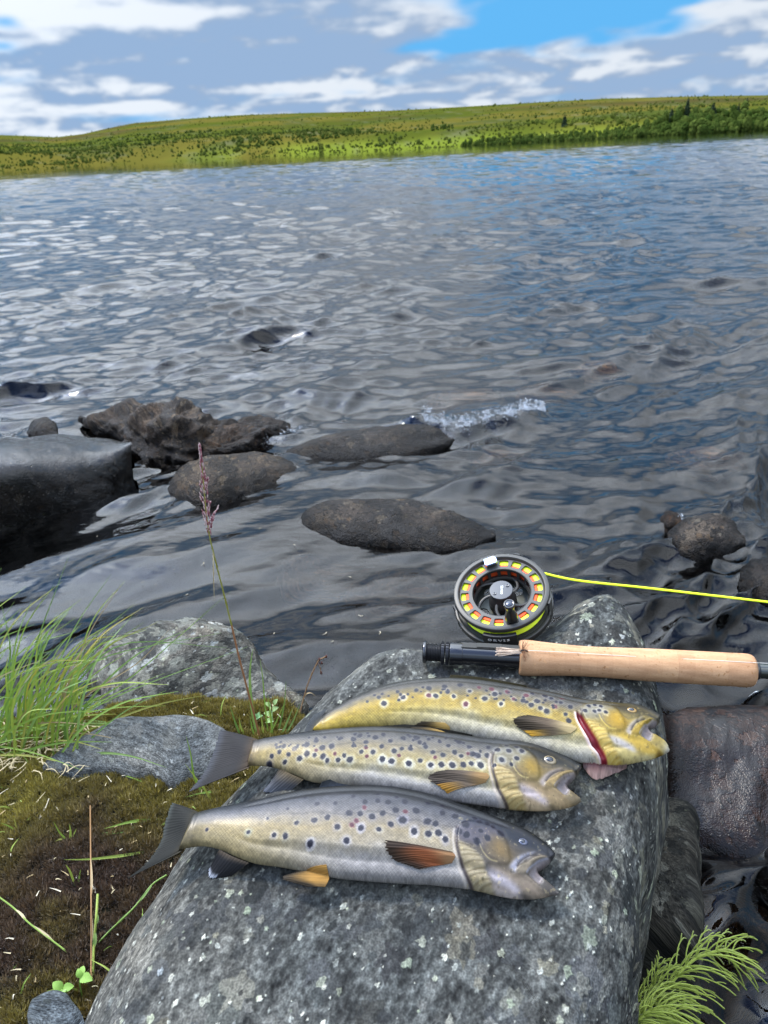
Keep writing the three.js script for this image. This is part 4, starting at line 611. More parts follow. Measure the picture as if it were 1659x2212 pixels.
// farthest: golden yellow, gill cover standing open
const headC = [1206.9, 1492.2, 0.16535];
const marksC = [[300, 270], [965, 205], [1325, 300], [1450, 770], [690, 850], [1160, 520]];
trout({
  label: 'golden yellow trout with its red gill showing, farthest and nearest the rod', seed: 303, zoom: zoomB, head: headC, lift: 0.0165, thick: 0.0175,
  axis: [[455, 235], [1550, 290]],
  back: [[440, 248], [470, 215], [520, 183], [580, 153], [650, 127], [720, 112], [800, 104], [880, 103], [960, 110], [1040, 122], [1120, 135], [1200, 151], [1280, 169], [1330, 175], [1400, 180], [1450, 181], [1500, 196], [1533, 214]],
  mouth: [[1325, 300], [1325, 370], [1290, 450], [1215, 490], [1165, 500], [1200, 560], [1290, 620], [1390, 690], [1450, 770]],
  belly: [[430, 264], [480, 266], [560, 258], [650, 256], [750, 256], [850, 266], [950, 288], [1000, 298], [1100, 320], [1200, 345], [1290, 365], [1350, 372], [1410, 374], [1460, 366], [1510, 356], [1548, 342], [1568, 330]],
  gill: [[300, 270], [300, 400], [330, 440]],
  palette: [[0, [54, 50, 32]], [0.1, [92, 92, 84]], [0.3, [122, 114, 102]], [0.42, [140, 122, 76]], [0.56, [184, 152, 54]], [0.7, [198, 172, 92]], [0.84, [212, 200, 160]], [1, [212, 204, 188]]],
  tone: (c, s, t) => mix3(c, [194, 160, 40], (1 - sstep(0.05, 0.5, s)) * sstep(0.45, 0.7, t) * 0.75),
  haloColour: [190, 186, 186],
  spots: (spot, S, HS, r) => {
    const L = [[657, 170, 1], [718, 154, 1], [800, 150, 0.8], [822, 152, 0.8], [880, 156, 1], [918, 180, 1], [930, 140, 0.8], [978, 165, 0.9], [1010, 150, 0.6], [1030, 182, 1], [1050, 142, 0.4], [1070, 167, 0.7], [1110, 154, 0.4], [1125, 187, 0.7], [1145, 174, 0.5], [1155, 197, 0.7], [1175, 207, 0.7], [1190, 162, 0.3], [1200, 192, 0.5], [1220, 177, 0.3], [1235, 217, 0.5], [1250, 192, 0.4], [1245, 237, 0.3], [1170, 152, 0.2], [1100, 172, 0.5], [1225, 157, 0.1], [960, 127, 0.2], [1000, 132, 0.2], [850, 122, 0.1], [900, 117, 0], [800, 127, 0.1], [760, 132, 0.2], [700, 135, 0.2], [640, 150, 0.3], [860, 140, 0.3], [1060, 125, 0.1], [1130, 145, 0.2]];
    for (const [x, y, q] of L) spot(S([x, y]), 1.2 + 0.7 * r(), q, r() < 0.35);
    for (let i = 0; i < 40; i++) { const x = 600 + 620 * r(); spot(S([x, 122 + Math.max(0, x - 900) * 0.13 + Math.max(0, 760 - x) * 0.12 + r() * 36]), 0.6 + 0.5 * r(), 0.15); }
  },
  paint: (P) => {
    const { HS, fillP, line, rFill, rLine } = P, hs = (l) => l.map(HS);
    paintHead(P, marksC, { base: [118, 100, 46], crown: [40, 34, 16], plate: [103, 98, 85], cheek: [136, 104, 21], gold: [167, 129, 16], fan: [167, 141, 70], fanDark: [129, 100, 37], fanLight: [185, 167, 113], strip: [160, 131, 47], pink: [168, 164, 173], under: [175, 157, 98], chin: [178, 167, 129], tip: [75, 54, 9], lip: [152, 145, 154], mouth: [112, 104, 102], throat: [78, 68, 66], maxilla: [122, 100, 32], pale: [180, 157, 73], rim: [175, 155, 122] });
    const slit = hs([[236, 282], [290, 322], [350, 415], [425, 520], [500, 615], [600, 735], [685, 862], [612, 842], [545, 752], [440, 652], [360, 552], [288, 450], [244, 365]]);
    line(hs([[214, 300], [236, 400], [300, 510], [390, 630], [490, 720], [590, 810], [680, 880]]), [216, 192, 190], 1.8, 0.95, 0.5);
    fillP(slit, [92, 12, 24], 1, 0.35); rFill(slit, -3.2, 0.5); rLine(hs([[214, 300], [236, 400], [300, 510], [390, 630], [490, 720], [590, 810]]), 1.4, 0.8, 0.5);
    fillP(hs([[260, 330], [300, 400], [340, 470], [320, 480], [275, 400]]), [150, 52, 60], 0.6, 0.6);
    for (const [x, y, s] of [[340, 282, 1.5], [465, 288, 1.3], [612, 292, 1.3], [525, 272, 1.2], [470, 188, 1.2], [390, 210, 1.3], [550, 205, 1.2]]) P.spot(HS([x, y]), s, 0.5);
  },
  eye: { at: [968, 208], r: 68, pupil: 0.62, colour: [150, 116, 50], squash: 0.72 },
  fins: [
    { name: 'caudal_fin', flat: true, drop: -0.003, rays: 22, ragged: 0.05, root: [[452, 236], [443, 250], [434, 264]], edge: [[474, 186], [428, 212], [398, 266]], colour: fade([96, 92, 70], [62, 64, 64], [74, 78, 80]) },
    { name: 'anal_fin', flat: true, drop: -0.006, rays: 10, root: [[560, 256], [600, 256], [640, 256]], edge: [[520, 252], [540, 262], [610, 262]], colour: fade([176, 140, 50], [120, 96, 40], [96, 80, 44]) },
    { name: 'pelvic_fin', flat: false, rays: 12, rise: 0.002, root: [[852, 222], [868, 232], [850, 246]], edge: [[775, 216], [732, 230], [790, 255]], colour: (k, s) => mix3([196, 160, 90], k > 0.6 ? [148, 108, 20] : [62, 54, 40], sstep(0.15, 0.8, s)) },
    { name: 'pectoral_fin', flat: false, rays: 14, rise: 0.003, root: [[1255, 250], [1270, 260], [1252, 274]], edge: [[1110, 220], [1070, 234], [1128, 272]], colour: (k, s) => mix3(mix3([190, 168, 120], [112, 96, 78], sstep(0.1, 0.5, s)), k > 0.75 ? [180, 136, 40] : [54, 46, 34], sstep(0.4, 1, s)) },
    { name: 'gill_membrane', smooth: true, flat: true, onHead: true, drop: -0.005, rays: 6, root: [[300, 890], [560, 890], [860, 860]], edge: [[330, 950], [480, 1100], [740, 1030], [900, 960]], colour: (k, s) => mix3([118, 70, 70], [138, 112, 104], sstep(0, 0.8, s)) },
    { name: 'dorsal_fin', smooth: true, flat: true, drop: 0.003, rays: 30, root: [[860, 104], [940, 109], [1030, 122], [1110, 134]], edge: [[870, 94], [945, 100], [1035, 114], [1112, 129]], colour: fade([84, 76, 46], [64, 58, 36], [58, 52, 30]) },
  ],
});

// =====================  fly rod, reel and fly  =====================
const camR = V3(1, 0, 0).applyQuaternion(camera.quaternion), camU = V3(0, 1, 0).applyQuaternion(camera.quaternion);
const metal = (r, g, b, rough, m = 0.85, extra = {}) => new THREE.MeshPhysicalMaterial({ color: new THREE.Color().setRGB(r, g, b), roughness: rough, metalness: m, ...extra });
const lathe = (pts, n = 72, s, l) => new THREE.LatheGeometry(pts.map((p) => new THREE.Vector2(...p)), n, s, l);
const GUN = metal(0.06, 0.058, 0.052, 0.45, 0.5), GUND = metal(0.045, 0.045, 0.043, 0.5, 0.5), BLACK = metal(0.012, 0.012, 0.014, 0.2, 0.3, { clearcoat: 0.8, clearcoatRoughness: 0.12 }), KNOB = new THREE.MeshPhysicalMaterial({ color: 0x0a0a0b, roughness: 0.28, clearcoat: 0.7, clearcoatRoughness: 0.15 });
const LIME = new THREE.MeshStandardMaterial({ color: new THREE.Color().setRGB(0.78, 0.95, 0.012), roughness: 0.5 }), ORANGE = new THREE.MeshStandardMaterial({ color: new THREE.Color().setRGB(0.95, 0.11, 0.02), roughness: 0.7 }), PRINT = new THREE.MeshStandardMaterial({ color: new THREE.Color().setRGB(0.6, 0.6, 0.58), roughness: 0.6 });
const font = await new FontLoader().loadAsync('fonts/droid/droid_sans_bold.typeface.json');
// rod axis on the boulder
const RP = PL0.clone().addScaledVector(PLN, 0.0165), rodL = onPlane(913, 1408.5, RP, PLN), rodC = onPlane(1121.5, 1421, RP, PLN), rodR = onPlane(1627, 1449, RP, PLN);
const RX = rodR.clone().sub(rodL).normalize();
{
  const rod = thing('fly_rod', 'fly rod with cork grip and black reel seat lying across the top of the boulder', 'fishing rod');
  rod.position.copy(rodL); rod.quaternion.setFromUnitVectors(V3(0, 1, 0), RX); // local y runs along the rod
  const lc = rodC.clone().sub(rodL).dot(RX), lr = rodR.clone().sub(rodL).dot(RX), u = lc / 1145 ; // units of the close-up of the reel seat
  const RB = 0.0082;
  part('end_cap', lathe([[0.0001, 0], [RB * 0.98, 0.0002], [RB * 1.09, 0.0008], [RB * 1.09, 0.0026], [RB * 0.98, 0.0032], [RB * 0.8, 0.0034]]), BLACK, rod);
  const thr = []; for (let i = 0; i <= 132; i++) thr.push([RB * (0.84 + 0.05 * Math.sin(i / 132 * 11 * 6.283)), 0.0032 + i / 132 * 215 * u]); part('thread', lathe(thr), metal(0.03, 0.03, 0.032, 0.3, 0.6), rod);
  for (const y of [218, 272]) { const y0 = y * u, w = 46 * u, g = [lathe([[RB * 0.8, y0], [RB * 1.04, y0 + 0.0002], [RB * 1.07, y0 + 0.0005], [RB * 1.07, y0 + w - 0.0005], [RB * 1.04, y0 + w - 0.0002], [RB * 0.8, y0 + w]]).toNonIndexed()]; for (let i = 0; i < 22; i++) { const b = new THREE.BoxGeometry(0.0009, w * 0.8, 0.0009); b.translate(RB * 1.07, y0 + w / 2, 0); b.rotateY(i / 22 * 6.283); g.push(b.toNonIndexed()); } g.forEach((q) => q.deleteAttribute('uv')); part('locking_ring', mergeGeometries(g), metal(0.022, 0.022, 0.024, 0.3, 0.5), rod); }
  part('hood', lathe([[RB * 0.9, 322 * u], [RB * 1.04, 324 * u], [RB * 1.08, 330 * u], [RB * 1.08, 470 * u], [RB * 1.03, 474 * u], [RB * 0.99, 476 * u]]), BLACK, rod);
  part('reel_seat', lathe([[RB * 0.98, 470 * u], [RB, 480 * u], [RB, lc]]), BLACK, rod);
  // cork: rings of compressed cork turned to a half-wells shape
  const CL = lr - lc, prof = [[0, 0.0132], [0.012, 0.0139], [0.04, 0.0141], [0.1, 0.0134], [0.2, 0.0123], [0.3, 0.0118], [0.42, 0.0121], [0.58, 0.0127], [0.75, 0.0128], [0.9, 0.0128], [0.975, 0.0128], [0.99, 0.0122], [1, 0.0110]], cp = smoothLine(prof.map(([a, b]) => [a * 0.2, b]), 90).map((p) => [p.y * 0.985, lc + p.x / 0.2 * CL]);
  const cc = document.createElement('canvas'); cc.width = 1024; cc.height = 1024; const cx = cc.getContext('2d'), r = rng(77), im = cx.createImageData(1024, 1024);
  for (let y = 0; y < 1024; y++) for (let x = 0; x < 1024; x++) { const ring = Math.floor(y / 1024 * 15), w = noise2(ring * 3.7, 1.3) * 12, n = fbm(x / 1024 * 20, y / 1024 * 10, 4, 20) * 16 + noise2(x * 0.22, y * 0.12) * 9 + noise2(x * 0.5, y * 0.5) * 7, o = (y * 1024 + x) * 4; im.data[o] = 178 + w + n; im.data[o + 1] = 136 + w + n; im.data[o + 2] = 98 + w * 0.8 + n * 0.9; im.data[o + 3] = 255; }
  cx.putImageData(im, 0, 0);
  for (let i = 0; i < 900; i++) { cx.fillStyle = css([[150, 104, 62], [168, 122, 78], [128, 86, 48], [196, 148, 100]][i % 4], 0.35 + 0.5 * r()); blotch(cx, r, r() * 1024, r() * 1024, 1 + 4.2 * Math.pow(r(), 3), 0.5, 2.4 + 2 * r(), (r() - 0.5) * 0.9); }
  for (let i = 1; i < 15; i++) { cx.strokeStyle = css([150, 108, 68], 0.22); cx.lineWidth = 1.4; cx.beginPath(); cx.moveTo(0, i * 1024 / 15); cx.lineTo(1024, i * 1024 / 15); cx.stroke(); }
  const ct = canvasTexture(cc), cb = canvasTexture(cc, false);
  part('cork_grip', lathe([[0.0075, lc], ...cp, [0.006, lr]], 96), new THREE.MeshStandardMaterial({ map: ct, bumpMap: cb, bumpScale: 0.0007, roughness: 0.85 }), rod);
  part('winding_check', lathe([[0.001, lr - 0.001], [0.0072, lr], [0.0074, lr + 0.0015], [0.0066, lr + 0.0035], [0.0055, lr + 0.004]]), BLACK, rod);
  part('blank', lathe([[0.0056, lr + 0.003], [0.0055, lr + 0.05], [0.0048, lr + 0.3]], 32), metal(0.02, 0.024, 0.018, 0.18, 0.2, { clearcoat: 1, clearcoatRoughness: 0.05 }), rod);
  for (const y of [0.012, 0.026]) part('thread_wrap', lathe([[0.0055, lr + y - 0.002], [0.006, lr + y - 0.001], [0.006, lr + y + 0.003], [0.0054, lr + y + 0.004]], 32), metal(0.012, 0.012, 0.012, 0.35, 0), rod);
}
// ---- the reel ----
{
  const R = 0.0408, dir = ray(1082.6, 1276), depth = 0.657, fw = V3(0, 0, -1).applyQuaternion(camera.quaternion), C = camera.position.clone().addScaledVector(dir, depth / dir.dot(fw));
  const v = dir.clone().negate(), up = camU.clone().addScaledVector(camR, -Math.tan(rad(10))), u = up.addScaledVector(v, -up.dot(v)).normalize(), n = v.clone().multiplyScalar(Math.cos(rad(38))).addScaledVector(u, Math.sin(rad(38))).normalize();
  const X = camR.clone().addScaledVector(n, -camR.dot(n)).normalize(), Z = X.clone().cross(n); // local y is the spindle, local -z is up in the picture
  const reel = thing('fly_reel', 'dark fly reel wound with fluorescent yellow line, standing behind the reel seat', 'fishing reel');
  reel.position.copy(C); reel.quaternion.setFromRotationMatrix(new THREE.Matrix4().makeBasis(X, n, Z)); reel.scale.set(1, 0.78, 1);
  const polar = (r, deg, y = 0) => V3(Math.cos(rad(deg)) * r, y, -Math.sin(rad(deg)) * r), HANDLE = -80;
  part('spool_rim', lathe([[0.87 * R, -0.0022], [0.885 * R, -0.0005], [0.90 * R, 0.0012], [0.915 * R, 0.0016], [0.985 * R, 0.0012], [R, 0.0002], [R, -0.0042], [0.985 * R, -0.0052], [0.93 * R, -0.0055], [0.90 * R, -0.004], [0.87 * R, -0.003]], 120), GUN, reel);
  // pierced face
  const sh = new THREE.Shape(); sh.absarc(0, 0, 0.89 * R, 0, Math.PI * 2); const hub = new THREE.Path(); hub.absarc(0, 0, 0.615 * R, 0, Math.PI * 2, true); sh.holes.push(hub);
  for (let k = 1; k < 18; k++) if (k !== 9) { const a = rad(HANDLE + 20 * k), w = rad(7.4), p = new THREE.Path(), r0 = 0.685 * R, r1 = 0.86 * R, P = (r, t) => [Math.cos(t) * r, Math.sin(t) * r]; p.moveTo(...P(r0, a - w * 0.75)); p.quadraticCurveTo(...P(r0 * 0.985, a), ...P(r0, a + w * 0.75)); p.quadraticCurveTo(...P(r0, a + w * 1.05), ...P(r0 * 1.05, a + w * 1.05)); p.lineTo(...P(r1 * 0.95, a + w)); p.quadraticCurveTo(...P(r1, a + w), ...P(r1, a + w * 0.65)); p.quadraticCurveTo(...P(r1 * 1.01, a), ...P(r1, a - w * 0.65)); p.quadraticCurveTo(...P(r1, a - w), ...P(r1 * 0.95, a - w)); p.lineTo(...P(r0 * 1.05, a - w * 1.05)); p.quadraticCurveTo(...P(r0, a - w * 1.05), ...P(r0, a - w * 0.75)); sh.holes.push(p); }
  const face = new THREE.ExtrudeGeometry(sh, { depth: 0.0012, bevelEnabled: true, bevelSize: 0.00035, bevelThickness: 0.00035, bevelSegments: 2, curveSegments: 64 }); face.rotateX(-Math.PI / 2); face.translate(0, -0.0035, 0);
  part('spool_face', face, GUN, reel);
  // slotted inner drum
  part('drum_ring', lathe([[0.615 * R, -0.0018], [0.66 * R, -0.0024], [0.66 * R, -0.0052], [0.64 * R, -0.0055], [0.60 * R, -0.0052], [0.60 * R, -0.0025], [0.615 * R, -0.0018]], 96), GUN, reel);
  part('drum_ring', lathe([[0.60 * R, -0.0150], [0.655 * R, -0.0150], [0.655 * R, -0.0185], [0.57 * R, -0.0185], [0.57 * R, -0.0170], [0.60 * R, -0.0150]], 96), GUN, reel);
  for (let k = 0; k < 18; k++) { const b = new RoundedBoxGeometry(0.0018, 0.0105, 0.0030, 2, 0.0004); const m = part('drum_bar', b, GUN, reel); m.position.copy(polar(0.625 * R, HANDLE + 10 + 20 * k, -0.0102)); m.rotation.y = rad(HANDLE + 10 + 20 * k); }
  part('backing', lathe([[0.675 * R, -0.0190], [0.675 * R, -0.0038], [0.69 * R, -0.0036], [0.745 * R, -0.0036], [0.755 * R, -0.0050]], 96), ORANGE, reel);
  const ln = [[0.757 * R, -0.0052], [0.77 * R, -0.0047], [0.82 * R, -0.0046], [0.865 * R, -0.0047], [0.875 * R, -0.0056]]; for (let i = 0; i < 14; i++) for (let q = 0; q < 8; q++) { const t = (i + q / 8) / 14; ln.push([0.885 * R + 0.0006 * Math.sin(q / 8 * 3.1416) + 0.0003 * noise2(i * 3.3, 1), lerp(-0.0058, -0.0212, t)]); }
  part('fly_line', lathe([...ln, [0.8 * R, -0.0214]], 120), LIME, reel);
  part('spool_flange', lathe([[0.58 * R, -0.0215], [0.965 * R, -0.0215], [0.972 * R, -0.0222], [0.965 * R, -0.0230], [0.58 * R, -0.0232]], 96), GUND, reel);
  // curved spokes and hub
  for (let k = 0; k < 5; k++) { const pts = []; for (let i = 0; i <= 12; i++) { const t = i / 12; pts.push(polar(lerp(0.16, 0.60, t) * R, 72 * k + 20 + 42 * t * t, lerp(-0.0095, -0.0160, t))); } const g = []; const tube = new THREE.TubeGeometry(new THREE.CatmullRomCurve3(pts), 24, 0.0015, 8); tube.scale(1, 1, 1); g.push(tube); part('spoke', tube, GUN, reel); }
  part('hub', lathe([[0.0001, -0.024], [0.30 * R, -0.024], [0.29 * R, -0.012], [0.235 * R, -0.0085], [0.232 * R, -0.0010], [0.238 * R, -0.0006]], 60), GUND, reel);
  const cap = part('hub_cap', lathe([[0.24 * R, -0.0012], [0.243 * R, -0.0008], [0.243 * R, 0.0012], [0.236 * R, 0.0018], [0.0001, 0.0019]], 72), metal(0.07, 0.072, 0.075, 0.45, 0.5), reel);
  const word = (size, parent, place) => { const g = new TextGeometry('ORVIS', { font, size, depth: size * 0.06, curveSegments: 4 }); g.computeBoundingBox(); const b = g.boundingBox; g.translate(-(b.max.x + b.min.x) / 2, -(b.max.y + b.min.y) / 2, 0); g.rotateX(-Math.PI / 2); place(g); return part('lettering', g, PRINT, parent); };
  word(0.0021, cap, (g) => { g.scale(1.12, 1, 1); g.rotateY(rad(82)); g.translate(0.0006, 0.00195, 0.0004); });
  for (const s of [1, -1]) { const m = part('screw', lathe([[0.0001, 0.0004], [0.0006, 0.0003], [0.00062, 0.0008], [0.0013, 0.0008], [0.0015, 0.0004], [0.0015, -0.0004]], 24), BLACK, reel); m.position.copy(polar(0.165 * R, 30 + (s < 0 ? 180 : 0), 0.0019)); }
  // handle and counterweight
  const knob = part('handle', lathe([[0.0001, 0], [0.0050, 0], [0.0054, 0.0006], [0.0055, 0.0040], [0.0050, 0.0075], [0.0040, 0.0115], [0.0036, 0.0150], [0.0040, 0.0178], [0.0046, 0.0198], [0.0047, 0.0212], [0.0043, 0.0220], [0.0034, 0.0221], [0.0032, 0.0214], [0.0001, 0.0212]], 48), KNOB, reel); knob.position.copy(polar(0.765 * R, HANDLE, -0.001)); knob.scale.set(1, 1.3, 1);
  const pin = part('handle_pin', lathe([[0.0001, 0.0224], [0.0025, 0.0222], [0.0030, 0.0214]], 24), metal(0.05, 0.055, 0.07, 0.25, 0.7), reel); pin.position.copy(knob.position); pin.scale.set(1, 1.3, 1);
  const cs = new THREE.Shape([[-0.0056, -0.0022], [-0.0046, 0.0036], [0.0030, 0.0040], [0.0052, 0.0022], [0.0050, -0.0022], [0.0036, -0.0034], [-0.0044, -0.0034]].map((p) => new THREE.Vector2(p[0], p[1]))), cw = new THREE.ExtrudeGeometry(cs, { depth: 0.0022, bevelEnabled: true, bevelSize: 0.0005, bevelThickness: 0.0005, bevelSegments: 2 }); cw.rotateX(-Math.PI / 2); cw.translate(0, 0.0014, 0);
  const cm = part('counterweight', cw, metal(0.34, 0.42, 0.55, 0.16, 1), reel); cm.position.copy(polar(0.80 * R, HANDLE + 180)); cm.rotation.y = rad(14);
  // frame
  part('frame_ring', lathe([[0.955 * R, -0.0240], [0.965 * R, -0.0228], [1.035 * R, -0.0228], [1.05 * R, -0.0240], [1.05 * R, -0.0300], [1.03 * R, -0.0312], [0.94 * R, -0.0312], [0.93 * R, -0.0300], [0.955 * R, -0.0240]], 120), GUN, reel);
  const fs = new THREE.Shape(); fs.absarc(0, 0, 0.95 * R, 0, Math.PI * 2); for (let k = 0; k < 9; k++) { const p = new THREE.Path(); p.absarc(Math.cos(rad(40 * k)) * 0.78 * R, Math.sin(rad(40 * k)) * 0.78 * R, 0.10 * R, 0, Math.PI * 2, true); fs.holes.push(p); } for (let k = 0; k < 5; k++) { const p = new THREE.Path(); p.absarc(Math.cos(rad(72 * k + 50)) * 0.48 * R, Math.sin(rad(72 * k + 50)) * 0.48 * R, 0.14 * R, 0, Math.PI * 2, true); fs.holes.push(p); }
  const fp = new THREE.ExtrudeGeometry(fs, { depth: 0.0016, bevelEnabled: false, curveSegments: 40 }); fp.rotateX(-Math.PI / 2); fp.translate(0, -0.0305, 0); part('frame_plate', fp, metal(0.075, 0.08, 0.065, 0.45, 0.5), reel);
  // yoke that joins the frame to the foot: a curved wall in front of the spool, open above it
  const arc = (r0, r1, y0, y1, a0, a1) => lathe([[r0, y0], [r1, y0 ], [r1 + 0.0003, y0 + 0.0004], [r1 + 0.0003, y1 - 0.0006], [r1 - 0.0003, y1], [r0, y1], [r0, y0]], 48, rad(a0), rad(a1 - a0));
  // lathe angles run from +z towards +x; the front of the reel in the picture is +z
  part('yoke', arc(1.01 * R, 1.085 * R, -0.031, -0.0056, -27, 10), GUND, reel);
  for (const [a, b] of [[62, 70], [-78, -70], [150, 158]]) part('frame_post', arc(1.0 * R, 1.05 * R, -0.029, 0.0, a, b).scale(1, 0.9, 1), GUND, reel);
  const letters = 'ORVIS', ang = [-19.4, -13.7, -8.3, -4.0, 0.2];
  for (let i = 0; i < 5; i++) { const g = new TextGeometry(letters[i], { font, size: 0.0034, depth: 0.00022, curveSegments: 4 }); g.computeBoundingBox(); g.translate(-(g.boundingBox.max.x + g.boundingBox.min.x) / 2, 0, 0); g.scale(1.15, 1, 1); g.translate(0, 0, 1.085 * R + 0.00025); g.rotateY(rad(ang[i])); g.translate(0, -0.0135, 0); part('lettering', g, PRINT, reel); }
  // foot: from the yoke down on to the reel seat
  reel.updateMatrixWorld(true); const inv = reel.matrixWorld.clone().invert(), L = (p) => p.clone().applyMatrix4(inv);
  const fa = rodL.clone().addScaledVector(RX, rodC.clone().sub(rodL).dot(RX) * 0.40), fb = rodL.clone().addScaledVector(RX, rodC.clone().sub(rodL).dot(RX) * 1.0), fm = fa.clone().lerp(fb, 0.48);
  const yk = polar(1.05 * R, -98, -0.026).applyMatrix4(reel.matrixWorld), off = u.clone().multiplyScalar(0.8).addScaledVector(n, 0.6), w = off.addScaledVector(RX, -off.dot(RX)).normalize(), side = RX.clone().cross(w);
  const hexa = (pts) => { const pos = pts.flatMap((p) => L(p).toArray()), f = [0, 1, 3, 0, 3, 2, 4, 6, 7, 4, 7, 5, 0, 4, 5, 0, 5, 1, 2, 3, 7, 2, 7, 6, 0, 2, 6, 0, 6, 4, 1, 5, 7, 1, 7, 3], g = geom(pos, f).toNonIndexed(); g.computeVertexNormals(); return g; };
  const bar = (p, q, h0, h1, wd) => [p.clone().addScaledVector(w, h0).addScaledVector(side, -wd), p.clone().addScaledVector(w, h0).addScaledVector(side, wd), p.clone().addScaledVector(w, h1).addScaledVector(side, -wd), p.clone().addScaledVector(w, h1).addScaledVector(side, wd), q.clone().addScaledVector(w, h0).addScaledVector(side, -wd), q.clone().addScaledVector(w, h0).addScaledVector(side, wd), q.clone().addScaledVector(w, h1).addScaledVector(side, -wd), q.clone().addScaledVector(w, h1).addScaledVector(side, wd)];
  part('foot', hexa(bar(fa, fb, 0.0066, 0.0084, 0.0042)), GUN, reel);
  const ll = 0.0098, b0 = fm.clone().addScaledVector(RX, -ll), b1 = fm.clone().addScaledVector(RX, ll), t0 = yk.clone().addScaledVector(RX, -ll * 0.85), t1 = yk.clone().addScaledVector(RX, ll * 0.95), at2 = (p, s, h = 0) => p.clone().addScaledVector(side, s).addScaledVector(w, h);
  part('foot_stem', hexa([at2(b0, -0.0036, 0.009), at2(b0, 0.0036, 0.009), at2(t0, -0.0036), at2(t0, 0.0036), at2(b1, -0.0036, 0.009), at2(b1, 0.0036, 0.009), at2(t1, -0.0036), at2(t1, 0.0036)]), GUN, reel);
  // the line leaves the spool to the right
  const s0 = polar(0.9 * R, 38, -0.008).applyMatrix4(reel.matrixWorld), d1 = ray(1405, 1271), d2 = ray(1659, 1300.5), d3 = ray(1860, 1324), q = (d, k) => camera.position.clone().addScaledVector(d, k / d.dot(fw));
  const lc = new THREE.CatmullRomCurve3([s0, q(ray(1230, 1251), 0.668), q(d1, 0.664), q(d2, 0.655), q(d3, 0.65)].map(L));
  part('running_line', new THREE.TubeGeometry(lc, 80, 0.0011, 10), LIME, reel);
}
// ---- a dry fly hooked into the cork ----
{
  const up = PLN.clone().addScaledVector(RX, -PLN.dot(RX)).normalize(), back = up.clone().cross(RX).normalize().negate(); // across the rod, away from the viewer
  const lc = rodC.clone().sub(rodL).dot(RX), onCork = (l, deg, h) => rodL.clone().addScaledVector(RX, lc + l).addScaledVector(up, Math.cos(rad(deg)) * (0.0139 + h)).addScaledVector(back, Math.sin(rad(deg)) * (0.0139 + h));
  const fly = thing('fishing_fly', 'small tan dry fly hooked into the left end of the cork grip', 'fishing fly'), o = onCork(0.004, 22, 0.0005); fly.position.copy(o);
  const l = (p) => p.clone().sub(o), tube = (pts, r, n = 24) => new THREE.TubeGeometry(new THREE.CatmullRomCurve3(pts.map(l)), n, r, 6), hair = (c, rough = 0.7) => new THREE.MeshStandardMaterial({ color: new THREE.Color().setRGB(...c), roughness: rough });
  part('hook', tube([onCork(0.006, 20, -0.001), onCork(0.0045, 20, 0.002), onCork(-0.002, 24, 0.003), onCork(-0.008, 26, 0.0025), onCork(-0.010, 30, 0.0055), onCork(-0.006, 32, 0.0065)], 0.00032), metal(0.05, 0.045, 0.04, 0.3), fly);
  part('thread_head', tube([onCork(0.0048, 20, 0.0016), onCork(0.0025, 21, 0.0028), onCork(0, 22, 0.0032)], 0.0008), hair([0.012, 0.01, 0.01]), fly);
  part('fly_body', tube([onCork(0, 22, 0.003), onCork(-0.004, 23, 0.0034), onCork(-0.008, 25, 0.003)], 0.0013), hair([0.19, 0.12, 0.07]), fly);
  const r = rng(9), hk = [], wg = []; for (let i = 0; i < 46; i++) { const a = r() * 6.28, c = onCork(0.001 + 0.002 * r(), 22, 0.003), d = up.clone().multiplyScalar(Math.cos(a)).addScaledVector(back, Math.sin(a)).addScaledVector(RX, (r() - 0.5) * 0.8).normalize(); hk.push(tube([c, c.clone().addScaledVector(d, 0.004), c.clone().addScaledVector(d, 0.0065 + 0.002 * r()).addScaledVector(RX, 0.001)], 0.00011, 5)); }
  part('hackle', mergeGeometries(hk), hair([0.22, 0.10, 0.045]), fly);
  for (let i = 0; i < 60; i++) { const s = r() - 0.5, c = onCork(0.0005, 24 + s * 10, 0.0028); wg.push(tube([c, onCork(-0.007, 28 + s * 12, 0.005 + 0.002 * r()), onCork(-0.0145 - 0.005 * r(), 30 + s * 20, 0.003 + 0.005 * r())], 0.00026, 8)); }
  part('wing', mergeGeometries(wg), hair([0.5, 0.38, 0.28]), fly);
  part('tippet', tube([onCork(0.006, 18, 0.0012), onCork(0.03, 14, 0.0002 - 0.0005), onCork(0.08, 12, -0.0018), onCork(0.14, 12, -0.0012), onCork(0.19, 12, -0.0010)], 0.00016, 40), new THREE.MeshPhysicalMaterial({ color: 0xe8e4da, roughness: 0.2 }), fly);
}

// =====================  moss, grass and other plants of the bank  =====================
const leaf = (c, extra = {}) => new THREE.MeshPhysicalMaterial({ color: new THREE.Color().setRGB(...c), roughness: 0.75, transmission: 0.35, side: THREE.DoubleSide, ...extra });
const GREENS = [[0.2, 0.33, 0.04], [0.25, 0.38, 0.045], [0.15, 0.27, 0.045], [0.33, 0.42, 0.06], [0.22, 0.35, 0.08]].map((c) => leaf(c)), YELLOWS = [[0.42, 0.36, 0.05], [0.34, 0.34, 0.06]].map((c) => leaf(c)), STRAW = [[0.42, 0.34, 0.19], [0.33, 0.24, 0.12], [0.5, 0.44, 0.3]].map((c) => leaf(c, { transmission: 0.1 })), REDDISH = leaf([0.28, 0.1, 0.05]);
